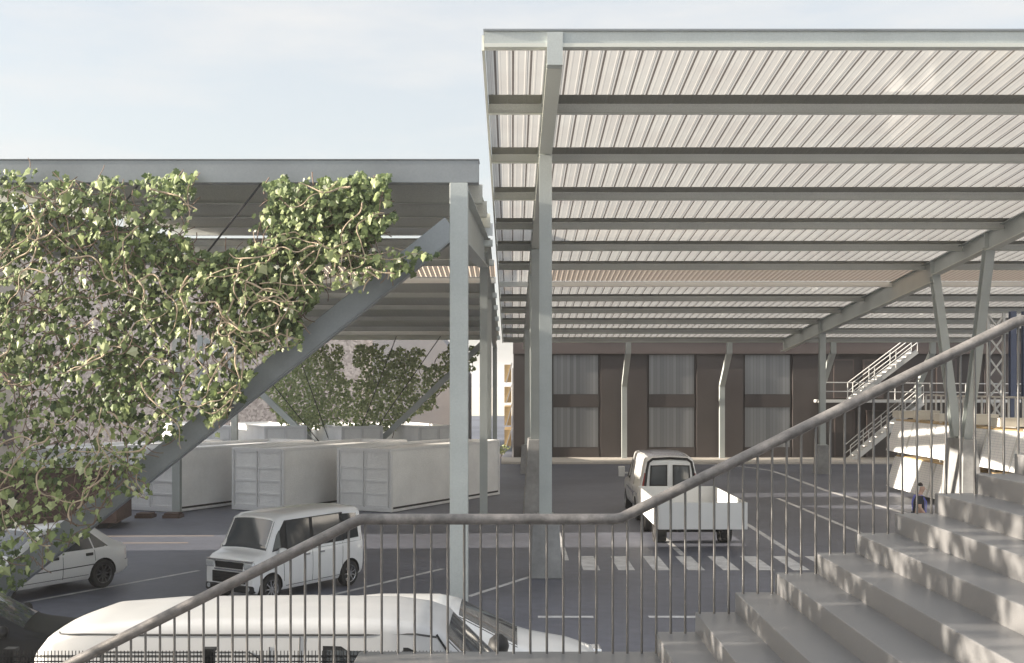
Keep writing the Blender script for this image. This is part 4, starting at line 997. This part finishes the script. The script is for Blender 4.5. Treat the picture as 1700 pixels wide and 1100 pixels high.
# ------------------------------------------------------------------ unseen trees and added sun blockers that shade the yard
def tree(x, y, zc, r, h, label, n=2600, seed=1):
    rnd = random.Random(seed); t = thing('tree', (x,y,0), 0, label, 'tree', 'unseen trees left of the stairs')
    b = MB(); b.tube([(0,0,0),(.1,.05,h*.3),(.0,.1,h*.6),(.1,0,h)], [.22,.18,.13,.05], 8)
    for k in range(8):
        a = rnd.uniform(0,6.28); z = rnd.uniform(.4,.8)*h; e = Vector((math.cos(a)*r*.8, math.sin(a)*r*.8, z+r*.5)); b.tube([(0,.1,z), e*.5+Vector((0,0,z*.5)), e], [.08,.05,.015], 6)
    b.build('trunk', BARK, t, smooth=60)
    lb = MB(); cl = [(Vector((rnd.gauss(0,.45),rnd.gauss(0,.48),rnd.gauss(0,.36)))*r) for _ in range(17)]
    for _ in range(n):
        c = rnd.choice(cl); p = Vector((0,0,zc))+c+Vector((rnd.gauss(0,.18),rnd.gauss(0,.18),rnd.gauss(0,.16)))*r
        nn = Vector((rnd.gauss(0,1),rnd.gauss(0,1),rnd.gauss(0,1)+.3)).normalized(); u = nn.orthogonal().normalized(); v = nn.cross(u); s = rnd.uniform(.13,.27)
        lb.add([p-u*s*.5, p-v*s*.3+u*s*.1, p+u*s*.6, p+v*s*.3+u*s*.1], [(0,1,2,3)])
    lb.build('crown', LEAF_TREE, t); return t
SUN_EL, SUN_AZ = 13.0, 3.0            # low sun from the left, slightly from the camera's side
tree(-8.6, 3.4, 5.0, 2.1, 6.8, 'leafy tree just outside the left of the picture, nearer the camera', 4600, 3)
tree(-9.2, 6.7, 5.15, 2.2, 7.2, 'leafy tree outside the left of the picture, beside the parked cars', 4600, 5)
tree(-2.5, -.8, 9.8, 4.0, 9.5, 'unseen spreading tree added behind the viewpoint to shade the staircase', 9500, 9)  # added out of view to darken the treads
def block(x, y0, y1, h, lab, i):  # unseen masses with gaps, placed to cut the sun into bands
    t = thing('sun_blocker', (x,y0,0), 0, lab, 'building', 'unseen sun blockers along the left side')
    b = MB(); b.box((-10,0,0),(0,y1-y0,h)); b.build('wall', BLOCKERM, t)
    b = MB(); b.box((-10.2,-.05,h+.002),(.2,y1-y0+.05,h+.25)); b.build('roof', SHEETD, t)
    for k in range(max(1, int((y1-y0)/3))):
        for z in (1.2,4.4,7.6):
            if z+1.6 > h: continue
            w = MB(); w.box((-.02,.8+k*3,z),(.05,min(2.0+k*3,y1-y0-.3),z+1.5)); w.build('window', GLASS, t)
block(-19.3, 17.5, 21.0, 6.5, 'lower unseen sun-blocking mass left of the yard', 0)
block(-19.3, 21.1, 31.2, 9.8, 'tall narrow unseen sun-blocking mass left of the yard', 1)
block(-19.5, 34.9, 37.0, 9.5, 'narrow tall unseen sun-blocking mass left of the containers', 2)
block(-19.5, 37.1, 42.4, 6.6, 'lower unseen sun-blocking mass between two taller ones left of the containers', 2)
block(-19.5, 42.5, 45.3, 9.5, 'farther tall unseen sun-blocking mass left of the containers', 2)
block(-26.6, 47.2, 66.0, 12.4, 'long tall unseen sun-blocking mass left of the far containers', 3)

# ------------------------------------------------------------------ thin hazy air
hm = bpy.data.materials.new('hazy_air'); hm.use_nodes = True; nt = hm.node_tree; nt.nodes.clear()
ho = nt.nodes.new('ShaderNodeOutputMaterial'); hv = nt.nodes.new('ShaderNodeVolumePrincipled'); hv.inputs['Color'].default_value = (.95,.95,.96,1); hv.inputs['Density'].default_value = .0007; hv.inputs['Anisotropy'].default_value = .2
nt.links.new(hv.outputs[0], ho.inputs['Volume'])
b = MB(); b.box((-405,-155,-1),(405,1505,20)); hz = b.build('haze', hm); tag(hz, kind='stuff')

# ------------------------------------------------------------------ camera, light, world
cam = bpy.data.cameras.new('camera'); co = bpy.data.objects.new('camera', cam); COL.objects.link(co); S.camera = co
co.location = (0,0,CAMZ); co.rotation_euler = (R(90),0,0); cam.sensor_width = 36; cam.lens = 36*F/1700; cam.shift_y = 87/1700; cam.clip_end = 8000; cam.clip_start = .1
sun = bpy.data.lights.new('sun', 'SUN'); so = bpy.data.objects.new('sun', sun); COL.objects.link(so)
sun.energy = 5.0; sun.angle = R(.45); sun.color = (1,.90,.76)
d = Vector((math.cos(R(SUN_EL))*math.cos(R(SUN_AZ)), math.cos(R(SUN_EL))*math.sin(R(SUN_AZ)), -math.sin(R(SUN_EL))))
so.rotation_euler = d.to_track_quat('-Z', 'Y').to_euler(); so.location = (-40,-5,30)
W = bpy.data.worlds.new('World'); S.world = W; W.use_nodes = True; nt = W.node_tree; N = nt.nodes; L = nt.links; bg = N['Background']
sky = N.new('ShaderNodeTexSky'); sky.sky_type = 'NISHITA'; sky.sun_disc = False; sky.sun_elevation = R(SUN_EL); sky.sun_rotation = math.atan2(-d.x, -d.y); sky.air_density = 1.0; sky.dust_density = 2.5
tc = N.new('ShaderNodeTexCoord'); mp = N.new('ShaderNodeMapping'); mp.inputs['Scale'].default_value = (1.2,1.2,5); mp.inputs['Rotation'].default_value = (0,R(18),0)
L.new(tc.outputs['Generated'], mp.inputs['Vector'])
nz = N.new('ShaderNodeTexNoise'); nz.inputs['Scale'].default_value = 3.2; nz.inputs['Detail'].default_value = 9; nz.inputs['Roughness'].default_value = .6; L.new(mp.outputs[0], nz.inputs['Vector'])
mr = N.new('ShaderNodeMapRange'); mr.inputs['From Min'].default_value = .42; mr.inputs['From Max'].default_value = .68; mr.inputs['To Min'].default_value = .70; mr.inputs['To Max'].default_value = .95; L.new(nz.outputs['Fac'], mr.inputs['Value'])
mr.inputs['To Min'].default_value = .62; mr.inputs['To Max'].default_value = .95
mx = N.new('ShaderNodeMix'); mx.data_type = 'RGBA'; L.new(mr.outputs[0], mx.inputs['Factor']); L.new(sky.outputs[0], mx.inputs['A']); mx.inputs['B'].default_value = (3.02,3.04,3.05,1)
# hazy sky: brighter round the low sun (left and behind the camera) and overhead
dp = N.new('ShaderNodeVectorMath'); dp.operation = 'DOT_PRODUCT'; L.new(tc.outputs['Generated'], dp.inputs[0]); dp.inputs[1].default_value = Vector((-.62,-.72,.30)).normalized()
m2 = N.new('ShaderNodeMapRange'); m2.interpolation_type = 'SMOOTHSTEP'; m2.inputs['From Min'].default_value = -.35; m2.inputs['From Max'].default_value = .95; m2.inputs['To Min'].default_value = 1.0; m2.inputs['To Max'].default_value = 1.7; L.new(dp.outputs['Value'], m2.inputs['Value'])
sc = N.new('ShaderNodeVectorMath'); sc.operation = 'SCALE'; L.new(mx.outputs['Result'], sc.inputs[0]); L.new(m2.outputs[0], sc.inputs['Scale'])
L.new(sc.outputs[0], bg.inputs['Color']); bg.inputs['Strength'].default_value = .095
vs = S.view_settings; vs.view_transform = 'Standard'; vs.look = 'None'; vs.exposure = 1.6; vs.gamma = 1
S.cycles.max_bounces = 8; S.cycles.transparent_max_bounces = 8
